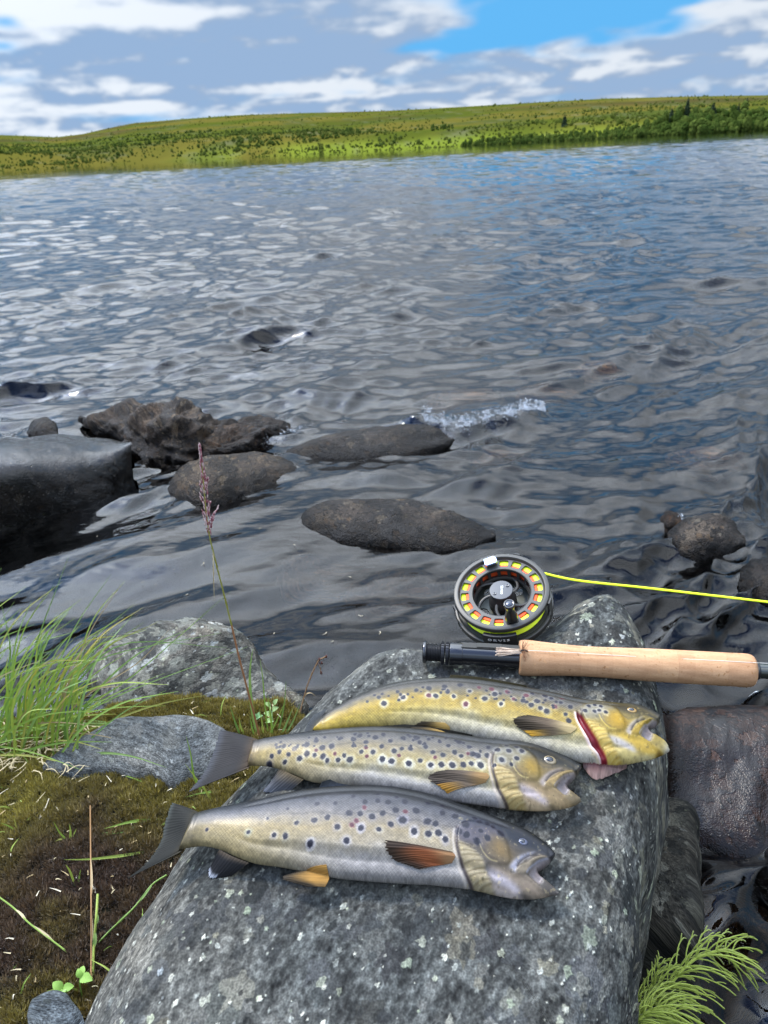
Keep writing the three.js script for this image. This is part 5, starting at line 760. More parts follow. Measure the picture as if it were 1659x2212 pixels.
// a folded, tapering blade along a curve
function blade(pts, width, face, n = 14, tail = 0.3) {
  const c = new THREE.CatmullRomCurve3(pts), pos = [], idx = [];
  for (let i = 0; i <= n; i++) {
    const t = i / n, p = c.getPoint(t), d = c.getTangent(t), s = d.clone().cross(face).normalize(), u = s.clone().cross(d).normalize(), w = width * 0.5 * (1 - Math.pow(t, 1.6)) * lerp(1 - tail, 1, sstep(0, 0.35, t)) + 0.00012;
    for (const [k, h] of [[-1, 0.25], [0, -0.1], [1, 0.25]]) pos.push(p.x + s.x * w * k + u.x * w * h, p.y + s.y * w * k + u.y * w * h, p.z + s.z * w * k + u.z * w * h);
    if (i < n) { const a = i * 3; idx.push(a, a + 1, a + 3, a + 1, a + 4, a + 3, a + 1, a + 2, a + 4, a + 2, a + 5, a + 4); }
  }
  return geom(pos, idx);
}
const toCam = (p) => camera.position.clone().sub(p).normalize();
const moss = (x, z) => { const m = fbm(x * 7 + 3, z * 7, 4), far = sstep(-0.44, -0.64, z), g = sstep(-0.25, 0.4, m + far * 0.62 - 0.1); let c = mix3([0.095, 0.055, 0.02], [0.22, 0.18, 0.022], g); c = mix3(c, [0.32, 0.28, 0.04], far * sstep(-0.28, -0.42, x) * 0.7); c = mix3(c, [0.075, 0.036, 0.018], sstep(0.12, 0.5, fbm(x * 5 + 40, z * 5, 3)) * 0.7 * (1 - far * 0.6)); return x > 0.1 ? mix3(c, [0.045, 0.055, 0.012], 0.7) : c; };
{
  const r = rng(61), lf = []; for (let i = 0; i < 6; i++) { const a = i / 6 * 6.283 + r(), l = 0.75 + 0.5 * r(), dx = Math.cos(a), dz = Math.sin(a), g = geom([-dz * 0.13, 0, dx * 0.13, dz * 0.13, 0, -dx * 0.13, dx * 0.45 * l + dz * 0.1, 0.55 * l, dz * 0.45 * l - dx * 0.1, dx * 0.45 * l - dz * 0.1, 0.55 * l, dz * 0.45 * l + dx * 0.1, dx * 0.62 * l, 1.0 * l, dz * 0.62 * l], [0, 1, 2, 0, 2, 3, 3, 2, 4]); lf.push(g); }
  const sprig = mergeGeometries(lf), N = 90000, im = new THREE.InstancedMesh(sprig, new THREE.MeshPhysicalMaterial({ color: 0xffffff, roughness: 0.9, transmission: 0.2, side: THREE.DoubleSide }), N), m = new THREE.Matrix4(), q = new THREE.Quaternion(), e = new THREE.Euler(), col = new THREE.Color(); let k = 0;
  for (let i = 0; i < N * 6 && k < N; i++) {
    const right = r() < 0.16, x = right ? 0.2 + 0.22 * r() : -0.62 + 0.6 * r(), z = right ? -0.46 + 0.36 * r() : -0.80 + 0.62 * r(), d = sdPoly(bankPoly, x, z); if (d < 0.004) continue; if (!right && sdPoly(boulderOutline, x, z) > 0.03) continue;
    const clump = 0.5 + 0.5 * fbm(x * 40, z * 40, 2), y = groundY(x, z) - 0.001 + 0.004 * clump; if (r() > 0.35 + 0.65 * clump) continue;
    const s = (0.0030 + 0.0034 * r()) * (0.7 + 0.6 * clump); e.set((r() - 0.5) * 0.9, r() * 6.28, (r() - 0.5) * 0.9); q.setFromEuler(e); m.compose(V3(x, y, z), q, V3(s, s * (0.8 + 0.7 * r()), s)); im.setMatrixAt(k, m);
    const c = moss(x, z), b = 0.65 + 0.9 * r() * r() + 0.3 * clump; im.setColorAt(k, col.setRGB(c[0] * b * 0.78, c[1] * b * 0.74, c[2] * b * 0.66)); k++;
  }
  im.count = k; im.name = 'moss'; im.userData = { kind: 'stuff', label: 'olive and brown moss covering the bank on both sides of the boulder', category: 'moss' }; lit(im); scene.add(im);
}
const onBank = (px, py, h = 0) => { let p = onY(px, py, 0.05); for (let i = 0; i < 6; i++) p = onY(px, py, groundY(p.x, p.z) + h); return p; };
{ // fallen needles and straw bits
  const r = rng(71), g = [[], [], []]; for (let i = 0; i < 460; i++) { const x = -0.56 + 0.52 * r(), z = -0.76 + 0.56 * r(); if (sdPoly(bankPoly, x, z) < 0.02 || sdPoly(boulderOutline, x, z) > 0.02) continue; const y = groundY(x, z) + 0.006 + 0.003 * r(), a = r() * 6.28, l = 0.003 + 0.013 * r() * r(), p = V3(x, y, z), d = V3(Math.cos(a) * l, (r() - 0.4) * 0.003, Math.sin(a) * l); g[i % 3].push(blade([p, p.clone().addScaledVector(d, 0.5).add(V3(0, 0.001 * r(), 0.001 * (r() - 0.5))), p.clone().add(d)], 0.0006 + 0.0005 * r(), V3(0, 1, 0), 4, 0)); }
  const cols = [[0.36, 0.3, 0.17], [0.3, 0.22, 0.1], [0.46, 0.41, 0.3]], all = g.map((l, i) => { const m = mergeGeometries(l), c = new Float32Array(m.attributes.position.count * 3); for (let k = 0; k < c.length; k += 3) c.set(cols[i], k); m.setAttribute('color', new THREE.BufferAttribute(c, 3)); return m; });
  const m = part('needle_litter', mergeGeometries(all), new THREE.MeshStandardMaterial({ vertexColors: true, roughness: 0.8, side: THREE.DoubleSide }), scene); m.userData = { kind: 'stuff', label: 'pale straw bits and needles scattered over the moss', category: 'litter' };
}
{ // thin single blades of grass growing through the moss
  const r = rng(77), g = [[], []]; for (let i = 0; i < 260; i++) { const x = -0.54 + 0.48 * r(), z = -0.74 + 0.5 * r(), d = sdPoly(bankPoly, x, z); if (d < 0.02 || sdPoly(boulderOutline, x, z) > 0.01 || fbm(x * 9 + 7, z * 9, 2) < 0.05) continue; const p = V3(x, groundY(x, z) + 0.002, z), a = r() * 6.28, l = 0.012 + 0.03 * r() * r(), t = 0.5 + 0.8 * r(), h = V3(Math.cos(a) * Math.sin(t), Math.cos(t), Math.sin(a) * Math.sin(t)); g[i % 2].push(blade([p, p.clone().addScaledVector(h, l * 0.55), p.clone().addScaledVector(h, l).add(V3(Math.cos(a) * l * 0.2, -l * 0.25, Math.sin(a) * l * 0.2))], 0.0009 + 0.0008 * r(), toCam(p), 7, 0.2)); }
  for (const [l, m, n] of [[g[0], GREENS[3], 'yellowish'], [g[1], GREENS[1], 'green']]) { const o = part(numbered('fine_grass'), mergeGeometries(l), m, scene); o.userData = { kind: 'stuff', label: n + ' thin single blades of grass scattered through the moss', category: 'grass' }; }
}
// blade from three pixels of the photograph; the root stands on the bank, the rest leans out at the given distances
function pxBlade(parent, pts, d, w, material, face) { const root = onBank(...pts[0]), h = Math.hypot(root.x, root.z), P = [root, ...pts.slice(1).map((p, i) => atDist(p[0], p[1], h + (d[i] ?? d[d.length - 1])))]; return part('blade', blade(P, w, face ?? toCam(P[1])), material, parent); }
// --- the tall tuft at the left edge ---
{
  const t = thing('grass_tuft', 'tall bright green grass tuft hanging over the water at the left edge', 'grass'), r = rng(81);
  for (let i = 0; i < 150; i++) {
    let root; do root = onBank(-120 + 300 * r(), 1540 + 110 * r()); while (root.y < 0.012 || root.z < -0.85); const flat = r() < 0.2, L = flat ? 0.07 + 0.09 * r() : 0.07 + 0.15 * r(), az = (r() - 0.38) * 1.9, lean = flat ? rad(58 + 26 * r()) : rad(6 + 46 * r() * r() + 10 * r()), dir = V3(Math.cos(az) * Math.sin(lean), Math.cos(lean), -Math.sin(az) * Math.sin(lean) * 0.7).normalize();
    const droop = (flat ? 0.25 : 0.12 + 0.3 * r()) * L, side = V3(dir.x, 0, dir.z).normalize(), P = [root.clone().add(V3(0, -0.003, 0)), root.clone().addScaledVector(dir, L * 0.38), root.clone().addScaledVector(dir, L * 0.72).addScaledVector(side, droop * 0.3).add(V3(0, -droop * 0.15, 0)), root.clone().addScaledVector(dir, L).addScaledVector(side, droop * 0.9).add(V3(0, -droop * 0.55, 0))];
    const m = r() < 0.1 ? YELLOWS[i % 2] : r() < 0.09 ? STRAW[i % 3] : GREENS[Math.floor(r() * 5)];
    part('blade', blade(P, 0.0019 + 0.0016 * r(), toCam(root).add(V3((r() - 0.5) * 1.4, (r() - 0.5) * 0.6, 0)).normalize()), m, t);
  }
  for (const [a, b, c, m, w] of [[[85, 1590], [205, 1430], [478, 1367], 2, 0.003], [[100, 1600], [250, 1505], [535, 1397], 4, 0.003], [[70, 1605], [260, 1480], [497, 1278], 0, 0.003], [[60, 1610], [255, 1395], [490, 1399], 2, 0.0026], [[110, 1580], [300, 1562], [582, 1560], 4, 0.003], [[90, 1600], [300, 1575], [520, 1583], 3, 0.003], [[30, 1600], [75, 1400], [148, 1202], 2, 0.0028], [[45, 1595], [160, 1400], [268, 1330], 3, 0.0028], [[20, 1570], [22, 1400], [2, 1300], 2, 0.003], [[60, 1590], [200, 1420], [310, 1345], 1, 0.0026], [[80, 1585], [165, 1350], [240, 1240], 4, 0.0022], [[70, 1590], [180, 1400], [290, 1305], 1, 0.0024]])
    pxBlade(t, [a, [lerp(a[0], b[0], 0.5) - 4, lerp(a[1], b[1], 0.55)], b, c], [0.004, 0.012, 0.02], w, GREENS[m]);
  pxBlade(t, [[60, 1600], [110, 1510], [180, 1390], [262, 1232 + 140]], [0.0, 0.004, 0.01], 0.0032, YELLOWS[0]);
  pxBlade(t, [[100, 1590], [190, 1500], [300, 1430], [365, 1360]], [0.0, 0.006, 0.012], 0.0022, STRAW[1]);
  const g = []; for (let i = 0; i < 170; i++) { let p; do p = onBank(-60 + 260 * r(), 1560 + 110 * r(), 0.004 + 0.012 * r()); while (p.y < 0.016 || p.z < -0.9); const a = r() * 6.28, l = 0.008 + 0.022 * r(); g.push(blade([p, p.clone().add(V3(Math.cos(a) * l * 0.5, 0.004 * (r() - 0.3), Math.sin(a) * l * 0.5)), p.clone().add(V3(Math.cos(a + 0.3) * l, -0.002, Math.sin(a + 0.3) * l))], 0.0012, V3(0, 1, 0), 5, 0)); }
  const dead = part('dead_grass', mergeGeometries(g), STRAW[0], t, 'dead straw at the foot of the tuft'); dead.userData.kind = 'stuff';
}
// --- the grass with the purple seed head ---
{
  const t = thing('seeding_grass', 'tall single grass stem with a purplish seed head, standing before the lake', 'grass'), root = onBank(562, 1598), d = Math.hypot(root.x, root.z), P = [root, ...[[548, 1540], [532, 1480], [515, 1415], [500, 1350], [484, 1285], [470, 1230], [460, 1190], [453, 1160], [446, 1110], [440, 1050], [436, 1000], [432, 966]].map(([x, y], i) => atDist(x, y, d + 0.001 * i))], c = new THREE.CatmullRomCurve3(P);
  const tb = (pts, r0, r1, n = 40) => { const k = new THREE.CatmullRomCurve3(pts), g = new THREE.TubeGeometry(k, n, 1, 7), p = g.attributes.position; for (let i = 0; i <= n; i++) { const q = k.getPointAt(i / n), w = lerp(r0, r1, i / n); for (let j = 0; j <= 7; j++) { const m = i * 8 + j; p.setXYZ(m, q.x + (p.getX(m) - q.x) * w, q.y + (p.getY(m) - q.y) * w, q.z + (p.getZ(m) - q.z) * w); } } return g; };
  part('stem', tb(P.slice(0, 5), 0.0012, 0.001), leaf([0.3, 0.13, 0.05], { transmission: 0 }), t, 'reddish lower stem'); part('stem', tb(P.slice(4), 0.001, 0.0004), leaf([0.24, 0.24, 0.04], { transmission: 0 }), t);
  const r = rng(91), sp = [], tip = []; const spk = (p, dir, l) => { const g = new THREE.SphereGeometry(1, 6, 5); g.scale(0.00055, l / 2, 0.00055); g.translate(0, l / 2, 0); g.applyQuaternion(new THREE.Quaternion().setFromUnitVectors(V3(0, 1, 0), dir)); g.translate(p.x, p.y, p.z); const k = g.attributes.position.count, col = new Float32Array(k * 3), pale = r() < 0.4; for (let i = 0; i < k; i++) { const y = i / k; col.set(pale || y < 0.2 ? [0.52, 0.38, 0.36] : [0.2 + 0.08 * r(), 0.062, 0.085], i * 3); } g.setAttribute('color', new THREE.BufferAttribute(col, 3)); sp.push(g); };
  const head = new THREE.CatmullRomCurve3(P.slice(8)); for (let i = 0; i < 170; i++) { const u = Math.pow(i / 170, 0.92), p = head.getPoint(u), a = r() * 6.28, w = 0.0026 * Math.sin(Math.min(1, u * 1.15 + 0.12) * 3.0) + 0.0004, o = V3(Math.cos(a) * w, 0, Math.sin(a) * w); spk(p.clone().add(o), V3(o.x * 90, 1, o.z * 90).add(V3(-0.06, 0, 0)).normalize(), 0.0036 + 0.002 * r()); }
  for (const [u, l, lean] of [[0.06, 0.016, 0.45], [0.12, 0.024, 0.62], [0.2, 0.018, 0.3], [0.42, 0.018, 0.34]]) { const p = head.getPoint(u), dir = V3(lean, 1, 0.05).normalize(); for (let i = 0; i < 26; i++) { const q = 0.25 + 0.75 * i / 26; spk(p.clone().addScaledVector(dir, l * q).add(V3((r() - 0.5) * 0.0022, 0, (r() - 0.5) * 0.0022)), dir.clone().add(V3((r() - 0.5) * 0.4, 0, (r() - 0.5) * 0.4)).normalize(), 0.0034); } }
  const m = part('seed_head', mergeGeometries(sp), new THREE.MeshStandardMaterial({ vertexColors: true, roughness: 0.7 }), t, 'purplish seed head'); m.userData.kind = 'stuff';
  pxBlade(t, [[556, 1590], [543, 1520], [540, 1450], [546, 1402]], [0, 0.002, 0.004], 0.0042, GREENS[4]);
  part('blade', blade([c.getPoint(0.58), atDist(461, 1225, d), atDist(462, 1265, d), atDist(463, 1300, d)], 0.0012, V3(0, 0, 1)), STRAW[0], t);
}
function tuft(name, label, list, mats, w = 0.0022, dd = [0.003, 0.006], group) { const t = thing(name, label, 'grass', group); list.forEach((p, i) => pxBlade(t, p, dd, w * (0.8 + 0.4 * ((i * 37) % 10) / 10), mats[i % mats.length])); return t; }
tuft('grass_tuft', 'few upright green grass blades behind the tail of the middle trout', [[[580, 1592], [572, 1520], [568, 1470], [562, 1425]], [[590, 1595], [584, 1545], [578, 1500]], [[598, 1590], [606, 1560], [614, 1520], [618, 1470]], [[570, 1598], [566, 1560], [560, 1530]], [[604, 1595], [620, 1560], [632, 1530]], [[552, 1596], [544, 1570], [540, 1545]], [[575, 1598], [596, 1560], [616, 1515]], [[520, 1590], [508, 1560], [497, 1525]], [[530, 1592], [520, 1570], [516, 1548]], [[612, 1592], [632, 1560], [648, 1520]]], GREENS);
tuft('grass_tuft', 'green and yellowish blades lying on the moss under the tail of the middle trout', [[[470, 1660], [400, 1668], [330, 1690], [272, 1712]], [[480, 1650], [440, 1655], [395, 1652]], [[440, 1718], [420, 1680], [412, 1630], [402, 1590]], [[455, 1722], [430, 1690], [400, 1650]], [[470, 1690], [430, 1700], [395, 1712]], [[480, 1710], [440, 1712], [400, 1722]], [[460, 1735], [446, 1712], [438, 1690]], [[410, 1660], [380, 1655], [350, 1660]], [[350, 1800], [310, 1815], [270, 1830], [240, 1848]], [[345, 1790], [290, 1795], [230, 1802]]], [GREENS[1], YELLOWS[1], GREENS[0], GREENS[3], GREENS[2]], 0.0024, [0.002, 0.004]);
tuft('grass_tuft', 'broad green blade and thin ones crossing the moss beside the tail of the nearest trout', [[[330, 1838], [250, 1850], [190, 1856], [138, 1857]], [[360, 1772], [290, 1774], [225, 1790]], [[350, 1778], [280, 1790], [220, 1800]], [[305, 1855], [260, 1875], [228, 1886]]], [GREENS[3], GREENS[1], GREENS[4], GREENS[2]], 0.0034, [0.002, 0.003]);
tuft('grass_tuft', 'small star-like grass tuft in the middle of the brown moss', [[[150, 1818], [130, 1800], [116, 1775]], [[152, 1818], [152, 1795], [150, 1780]], [[152, 1818], [175, 1803], [198, 1795]], [[150, 1820], [170, 1840], [188, 1852]], [[150, 1818], [158, 1805], [165, 1790]], [[148, 1818], [132, 1812], [118, 1818]], [[130, 1832], [134, 1860], [143, 1880]]], [GREENS[1], GREENS[3], YELLOWS[1]], 0.0022, [0.002, 0.003]);
tuft('grass_tuft', 'small yellowish grass tuft with thin blades, second of two in the brown moss', [[[165, 1912], [200, 1918], [250, 1914]], [[165, 1912], [160, 1945], [155, 1985]], [[168, 1912], [172, 1890], [174, 1878]], [[165, 1912], [185, 1906], [215, 1908]], [[162, 1912], [150, 1880], [142, 1868]]], [YELLOWS[1], GREENS[3], GREENS[1]], 0.0018, [0.002, 0.003]);
tuft('grass_tuft', 'small light green tuft of moss grass at the left edge', [[[40, 1800], [20, 1785], [2, 1778]], [[40, 1800], [50, 1780], [66, 1765]], [[42, 1800], [60, 1790], [84, 1775]], [[40, 1802], [62, 1800], [82, 1800]], [[38, 1802], [20, 1805], [4, 1812]], [[40, 1800], [34, 1782], [30, 1765]], [[42, 1804], [44, 1818], [40, 1830]], [[36, 1800], [24, 1795], [8, 1798]]], [GREENS[1], GREENS[3], YELLOWS[1]], 0.0018, [0.002, 0.003]);
tuft('grass_tuft', 'drooping yellow-green blade hanging over the moss at the left edge', [[[0, 1610], [6, 1640], [20, 1672], [42, 1698]], [[-20, 1680], [20, 1668], [75, 1660]]], [YELLOWS[1], GREENS[3]], 0.0034, [0.0, 0.0]);
function stalk(label, pts, mats, w) { const t = thing('grass_stalk', label, 'grass'); const root = onBank(...pts[0]), P = [root, ...pts.slice(1).map(([x, y, h]) => onBank(x, y, h))]; const c = new THREE.CatmullRomCurve3(P); part('stem', new THREE.TubeGeometry(c, 40, w / 2, 6), mats[0], t); for (const [u, l] of [[0.3, 0.2], [0.55, 0.2]]) { const a = c.getPoint(u), b = c.getPoint(Math.min(1, u + l)); part('sheath', blade([a, a.clone().lerp(b, 0.5).add(V3(0.0008, 0.001, 0)), b], w * 1.7, toCam(a), 8, 0.6), mats[1] ?? mats[0], t); } return t; }
stalk('thin straight reddish stalk standing in the moss at the lower left', [[196, 2132], [197, 2060, 0.012], [197, 1960, 0.03], [196, 1850, 0.05], [195, 1740, 0.07]], [leaf([0.3, 0.16, 0.06], { transmission: 0 }), STRAW[1]], 0.0013);
stalk('green stalk with a pale sheath beside the straight reddish stalk', [[200, 2120], [203, 2040, 0.012], [208, 1980, 0.022], [211, 1932, 0.03]], [GREENS[3], GREENS[4]], 0.0022);
stalk('green stalk leaning to the left edge over the lower moss', [[186, 2090], [130, 2045, 0.008], [64, 1995, 0.016], [30, 1962, 0.02], [-10, 1932, 0.024]], [GREENS[1], STRAW[0]], 0.0014);
stalk('green stalk leaning right along the foot of the boulder', [[204, 2045], [240, 2008, 0.012], [290, 1960, 0.022], [330, 1910, 0.03], [360, 1890, 0.036]], [GREENS[0], GREENS[4]], 0.0015);
stalk('pale dead stalk lying across the moss left of the nearest tail', [[90, 1800], [84, 1768, 0.004], [98, 1745, 0.006], [106, 1725, 0.008]], [STRAW[2]], 0.0011);
// --- toothed three-part leaves at the lower left, oval leaves behind the tails ---
function leaflet(c, tip, w, toothed) { // c: foot, tip: end, both points; lies facing up
  const d = tip.clone().sub(c), l = d.length(), f = d.clone().normalize(), up = V3(0, 1, 0.25).addScaledVector(f, -V3(0, 1, 0.25).dot(f)).normalize(), s = f.clone().cross(up), n = 12, pos = [], idx = [];
  for (let i = 0; i <= n; i++) { const t = i / n, ww = w * Math.pow(Math.max(0, Math.sin(Math.pow(t, 0.75) * 3.1416)), 0.8) * (toothed && i % 2 ? 0.86 : 1) + 0.0001, p = c.clone().addScaledVector(f, l * t).addScaledVector(up, 0.12 * l * Math.sin(t * 3.14)); for (const k of [-1, -0.5, 0, 0.5, 1]) { const q = p.clone().addScaledVector(s, ww * k).addScaledVector(up, Math.abs(k) * ww * 0.25); pos.push(q.x, q.y, q.z); } if (i < n) for (let k = 0; k < 4; k++) { const a = i * 5 + k; idx.push(a, a + 1, a + 5, a + 1, a + 6, a + 5); } }
  return geom(pos, idx);
}
function herb(label, root, leaves, mat, w, toothed) { const t = thing('herb', label, 'plant'), r0 = onBank(...root); for (const [cx, cy, tx, ty, h] of leaves) { const c = onBank(cx, cy, h), e = onBank(tx, ty, h + 0.003); part('stem', new THREE.TubeGeometry(new THREE.CatmullRomCurve3([r0, r0.clone().lerp(c, 0.6).add(V3(0, h * 0.4, 0)), c]), 10, 0.0005, 5), mat, t); part('leaf', leaflet(c, e, w * c.distanceTo(e), toothed), mat, t); } return t; }
const FRESH = leaf([0.22, 0.4, 0.05]), PALEGREEN = leaf([0.25, 0.38, 0.12]);
herb('bright green herb with three toothed leaflets at the lower left', [136, 2170], [[134, 2138, 114, 2122, 0.014], [135, 2138, 160, 2130, 0.014], [133, 2140, 122, 2166, 0.013]], FRESH, 0.42, true);
herb('second bright green leaf pair right of the three-part leaf, lower left', [180, 2165], [[174, 2112, 180, 2086, 0.018], [176, 2112, 200, 2118, 0.018], [174, 2112, 168, 2092, 0.018]], FRESH, 0.36, true);
herb('pale small-leaved herb between the lichen-covered rock and the middle tail', [590, 1590], [[586, 1546, 570, 1540, 0.02], [588, 1536, 602, 1528, 0.024], [584, 1526, 572, 1518, 0.026], [590, 1556, 574, 1562, 0.016], [592, 1522, 600, 1510, 0.03]], PALEGREEN, 0.36, false);
herb('blue-green lobed leaf on the moss behind the middle tail', [548, 1580], [[556, 1552, 546, 1542, 0.014], [556, 1552, 560, 1538, 0.015], [556, 1552, 568, 1546, 0.014], [556, 1553, 548, 1556, 0.014]], leaf([0.14, 0.3, 0.1]), 0.3, true);
// --- dry stem with two nodding heads ---
{ const t = thing('dry_stem', 'dry brown stem with a nodding seed head between bank and boulder', 'plant'), root = onBank(646, 1548), d = Math.hypot(root.x, root.z), at = (x, y) => atDist(x, y, d + 0.004), tb = (l, r, n = 20) => new THREE.TubeGeometry(new THREE.CatmullRomCurve3(l), n, r, 6), m = leaf([0.26, 0.15, 0.07], { transmission: 0 });
  part('stem', tb([root, at(655, 1512), at(668, 1470), at(684, 1434), at(690, 1424)], 0.0008), m, t); part('stem', tb([at(690, 1424), at(698, 1421), at(704, 1418)], 0.0006), m, t); part('stem', tb([at(686, 1430), at(691, 1440), at(693, 1452)], 0.0005), m, t);
  part('leaf', blade([at(656, 1508), at(664, 1498), at(672, 1497), at(682, 1504)], 0.0018, V3(0, 1, 0.4)), STRAW[1], t); const hg = []; for (const [x, y] of [[695, 1432], [694, 1453], [705, 1418], [690, 1424]]) { const g = new THREE.IcosahedronGeometry(0.0014, 1); g.scale(1, 1.5, 1); const p = at(x, y); g.translate(p.x, p.y, p.z); hg.push(g); } for (const g of hg) part('seed_pod', g, leaf([0.09, 0.03, 0.02], { transmission: 0 }), t); }
// --- horsetails at the lower right ---
function horsetail(label, pts, dist, nodes, seed, len) {
  const t = thing('horsetail', label, 'plant', undefined), r = rng(seed), HZ = ([x, y]) => [1289.2 + 0.2229 * x, 1920.1 + 0.2229 * y], P = pts.map((p, i) => atDist(...HZ(p), lerp(dist[0], dist[1], i / (pts.length - 1)))), c = new THREE.CatmullRomCurve3(P), m = leaf([0.38, 0.46, 0.05]);
  part('stem', new THREE.TubeGeometry(c, 60, 0.0011, 7), m, t);
  for (let k = 0; k < nodes; k++) {
    const u = 0.12 + 0.86 * k / (nodes - 1), p = c.getPointAt(u), d = c.getTangentAt(u), g = [], n = 5 + Math.floor(2 * (1 - u)), s = V3(0, 1, 0).cross(d).normalize(), v = d.clone().cross(s);
    for (let i = 0; i < n; i++) { const a = i / n * 6.28 + r() * 0.6, l = len * (0.75 + 0.5 * r()) * Math.sin(0.5 + 2.3 * (1 - u) * 0.9) * 0.95 + 0.006, o = s.clone().multiplyScalar(Math.cos(a)).addScaledVector(v, Math.sin(a)), q = (f, dr) => p.clone().addScaledVector(o, l * f * 0.62).addScaledVector(d, l * f * 0.62).add(V3(0.012 * f * f * l / len, -dr * l, 0)); const pts2 = [p, q(0.25, -0.06), q(0.55, 0.02), q(0.85, 0.28), q(1.0, 0.52)]; g.push(new THREE.TubeGeometry(new THREE.CatmullRomCurve3(pts2), 12, 0.0005, 5));
      for (const f of [0.4, 0.7]) { const b0 = q(f, f > 0.5 ? 0.12 : -0.02), e = b0.clone().addScaledVector(o, 0.004).addScaledVector(d, 0.005).add(V3(0.002, -0.005, (r() - 0.5) * 0.004)); g.push(new THREE.TubeGeometry(new THREE.CatmullRomCurve3([b0, b0.clone().lerp(e, 0.5).add(V3(0, 0.001, 0)), e]), 4, 0.0004, 4)); } }
    part('whorl', mergeGeometries(g), m, t);
  }
}
horsetail('feathery yellow-green horsetail arching over the water at the lower right', [[250, 1330], [430, 1160], [590, 1035], [740, 890], [850, 765], [970, 668], [1090, 625], [1220, 592], [1330, 606]], [0.365, 0.44], 11, 5, 0.034);
horsetail('small upright horsetail against the boulder at the lower right corner', [[330, 1320], [400, 1220], [440, 1150], [500, 1020], [560, 900], [600, 780]], [0.36, 0.40], 8, 8, 0.02);
horsetail('low horsetail sprawling below the arching one at the lower right corner', [[300, 1400], [430, 1250], [520, 1180], [640, 1170], [760, 1190]], [0.345, 0.37], 8, 12, 0.024);

// =====================  stones under water, the ledge by the boulder, broken water  =====================
function stone(label, p, sx, sy, sz, m, seed, name = 'sunken_stone', group) {
  const g = mergeVertices(new THREE.IcosahedronGeometry(1, 24).deleteAttribute('normal').deleteAttribute('uv')), P = g.attributes.position, col = [], uv = [];
  for (let i = 0; i < P.count; i++) { const x = P.getX(i), y = P.getY(i), z = P.getZ(i), k = 1 + 0.22 * fbm3(x * 0.9 + seed, y * 0.9, z * 0.9, 3) + 0.05 * fbm3(x * 5 + seed, y * 5, z * 5, 3); P.setXYZ(i, x * k * sx, y * k * sy, z * k * sz); const q = 0.85 + 0.3 * fbm3(x * 2 + seed, y * 2, z * 2, 2); col.push(q, q, q); uv.push(x * sx * 2.5 + y, z * sz * 2.5); }
  g.setAttribute('color', new THREE.BufferAttribute(new Float32Array(col), 3)); g.setAttribute('uv', new THREE.BufferAttribute(new Float32Array(uv), 2)); g.computeVertexNormals();
  const o = solid(name, g, m, label, 'rock', group); o.position.copy(p); return o;
}
const BROWN = mat(wetTex, { color: new THREE.Color(1.2, 0.78, 0.48), roughness: 0.7, bumpScale: 0.008 }), TAN = mat(wetTex, { color: new THREE.Color(2.2, 1.5, 0.85), roughness: 0.7, bumpScale: 0.008 });
stone('tan stone showing through the water right of the breaking ripple', onY(1285, 845, -0.095), 0.09, 0.06, 0.06, TAN, 3);
for (const [x, y, d, s, l] of [[1075, 1035, -0.09, 0.07, 'brown sunken stone right of the long low rock'], [1515, 1030, -0.06, 0.08, 'orange-brown sunken stone at the right, above the wet grey rock'], [1180, 905, -0.12, 0.1, 'dark sunken stone under the right end of the breaking ripple'], [1000, 925, -0.13, 0.12, 'dark sunken stone under the middle of the breaking ripple'], [720, 1320, -0.17, 0.11, 'brown sunken stone in the calm water left of the fly reel'], [880, 1365, -0.16, 0.1, 'brown sunken stone in the water just behind the boulder'], [1450, 2010, -0.09, 0.05, 'rounded sunken stone in the still water right of the moss'], [1530, 2090, -0.13, 0.07, 'reddish sunken stone in the still water above the horsetail'], [1610, 1985, -0.12, 0.08, 'large dim sunken stone at the right edge below the broad wet rock'], [1455, 1925, -0.1, 0.06, 'sunken stone close beside the ledge of the boulder']]) stone(l, onY(x, y, d), s, s * 0.6, s * 0.8, BROWN, x * 0.01);
{ // the lower ledge on the right of the boulder
  const a = onY(1388, 1655, 0.13), b = onY(1378, 1985, 0.10), L = a.distanceTo(b) + 0.02, P0 = new THREE.BoxGeometry(0.085, 0.3, L, 14, 40, 44); P0.deleteAttribute('normal'); P0.deleteAttribute('uv'); const q = mergeVertices(P0), P = q.attributes.position, uv = [], col = [];
  for (let i = 0; i < P.count; i++) { let x = P.getX(i), y = P.getY(i), z = P.getZ(i); const rx = Math.abs(x) / 0.0425, ry = y / 0.15, rz = Math.abs(z) / (L / 2); const k = Math.pow(Math.pow(rx, 7) + Math.pow(Math.max(0, ry), 7) + Math.pow(rz, 7), 1 / 7); if (k > 0.97) { x /= k; y = ry > 0 ? y / k : y; z /= k; } const n = 0.009 * fbm3(x * 20 + 3, y * 20, z * 20, 4); P.setXYZ(i, x + n, y + 0.008 * fbm3(x * 24 + 9, y * 24, z * 24 + 4, 4), z); uv.push((z + y * 0.4) / 0.42, (x + y) / 0.42); const s = 0.34 + 0.3 * fbm3(x * 14, y * 14, z * 14, 3); col.push(s, s * 0.96, s * 0.88); }
  q.setAttribute('uv', new THREE.BufferAttribute(new Float32Array(uv), 2)); q.setAttribute('color', new THREE.BufferAttribute(new Float32Array(col), 3)); q.computeVertexNormals();
  const o = solid('rock_ledge', q, LICHEN, 'dark narrow ledge of rock along the right side of the boulder', 'rock'), c = a.clone().lerp(b, 0.5); o.position.set(c.x + 0.012, c.y - 0.16, c.z); o.rotation.y = Math.atan2(b.x - a.x, b.z - a.z);
}
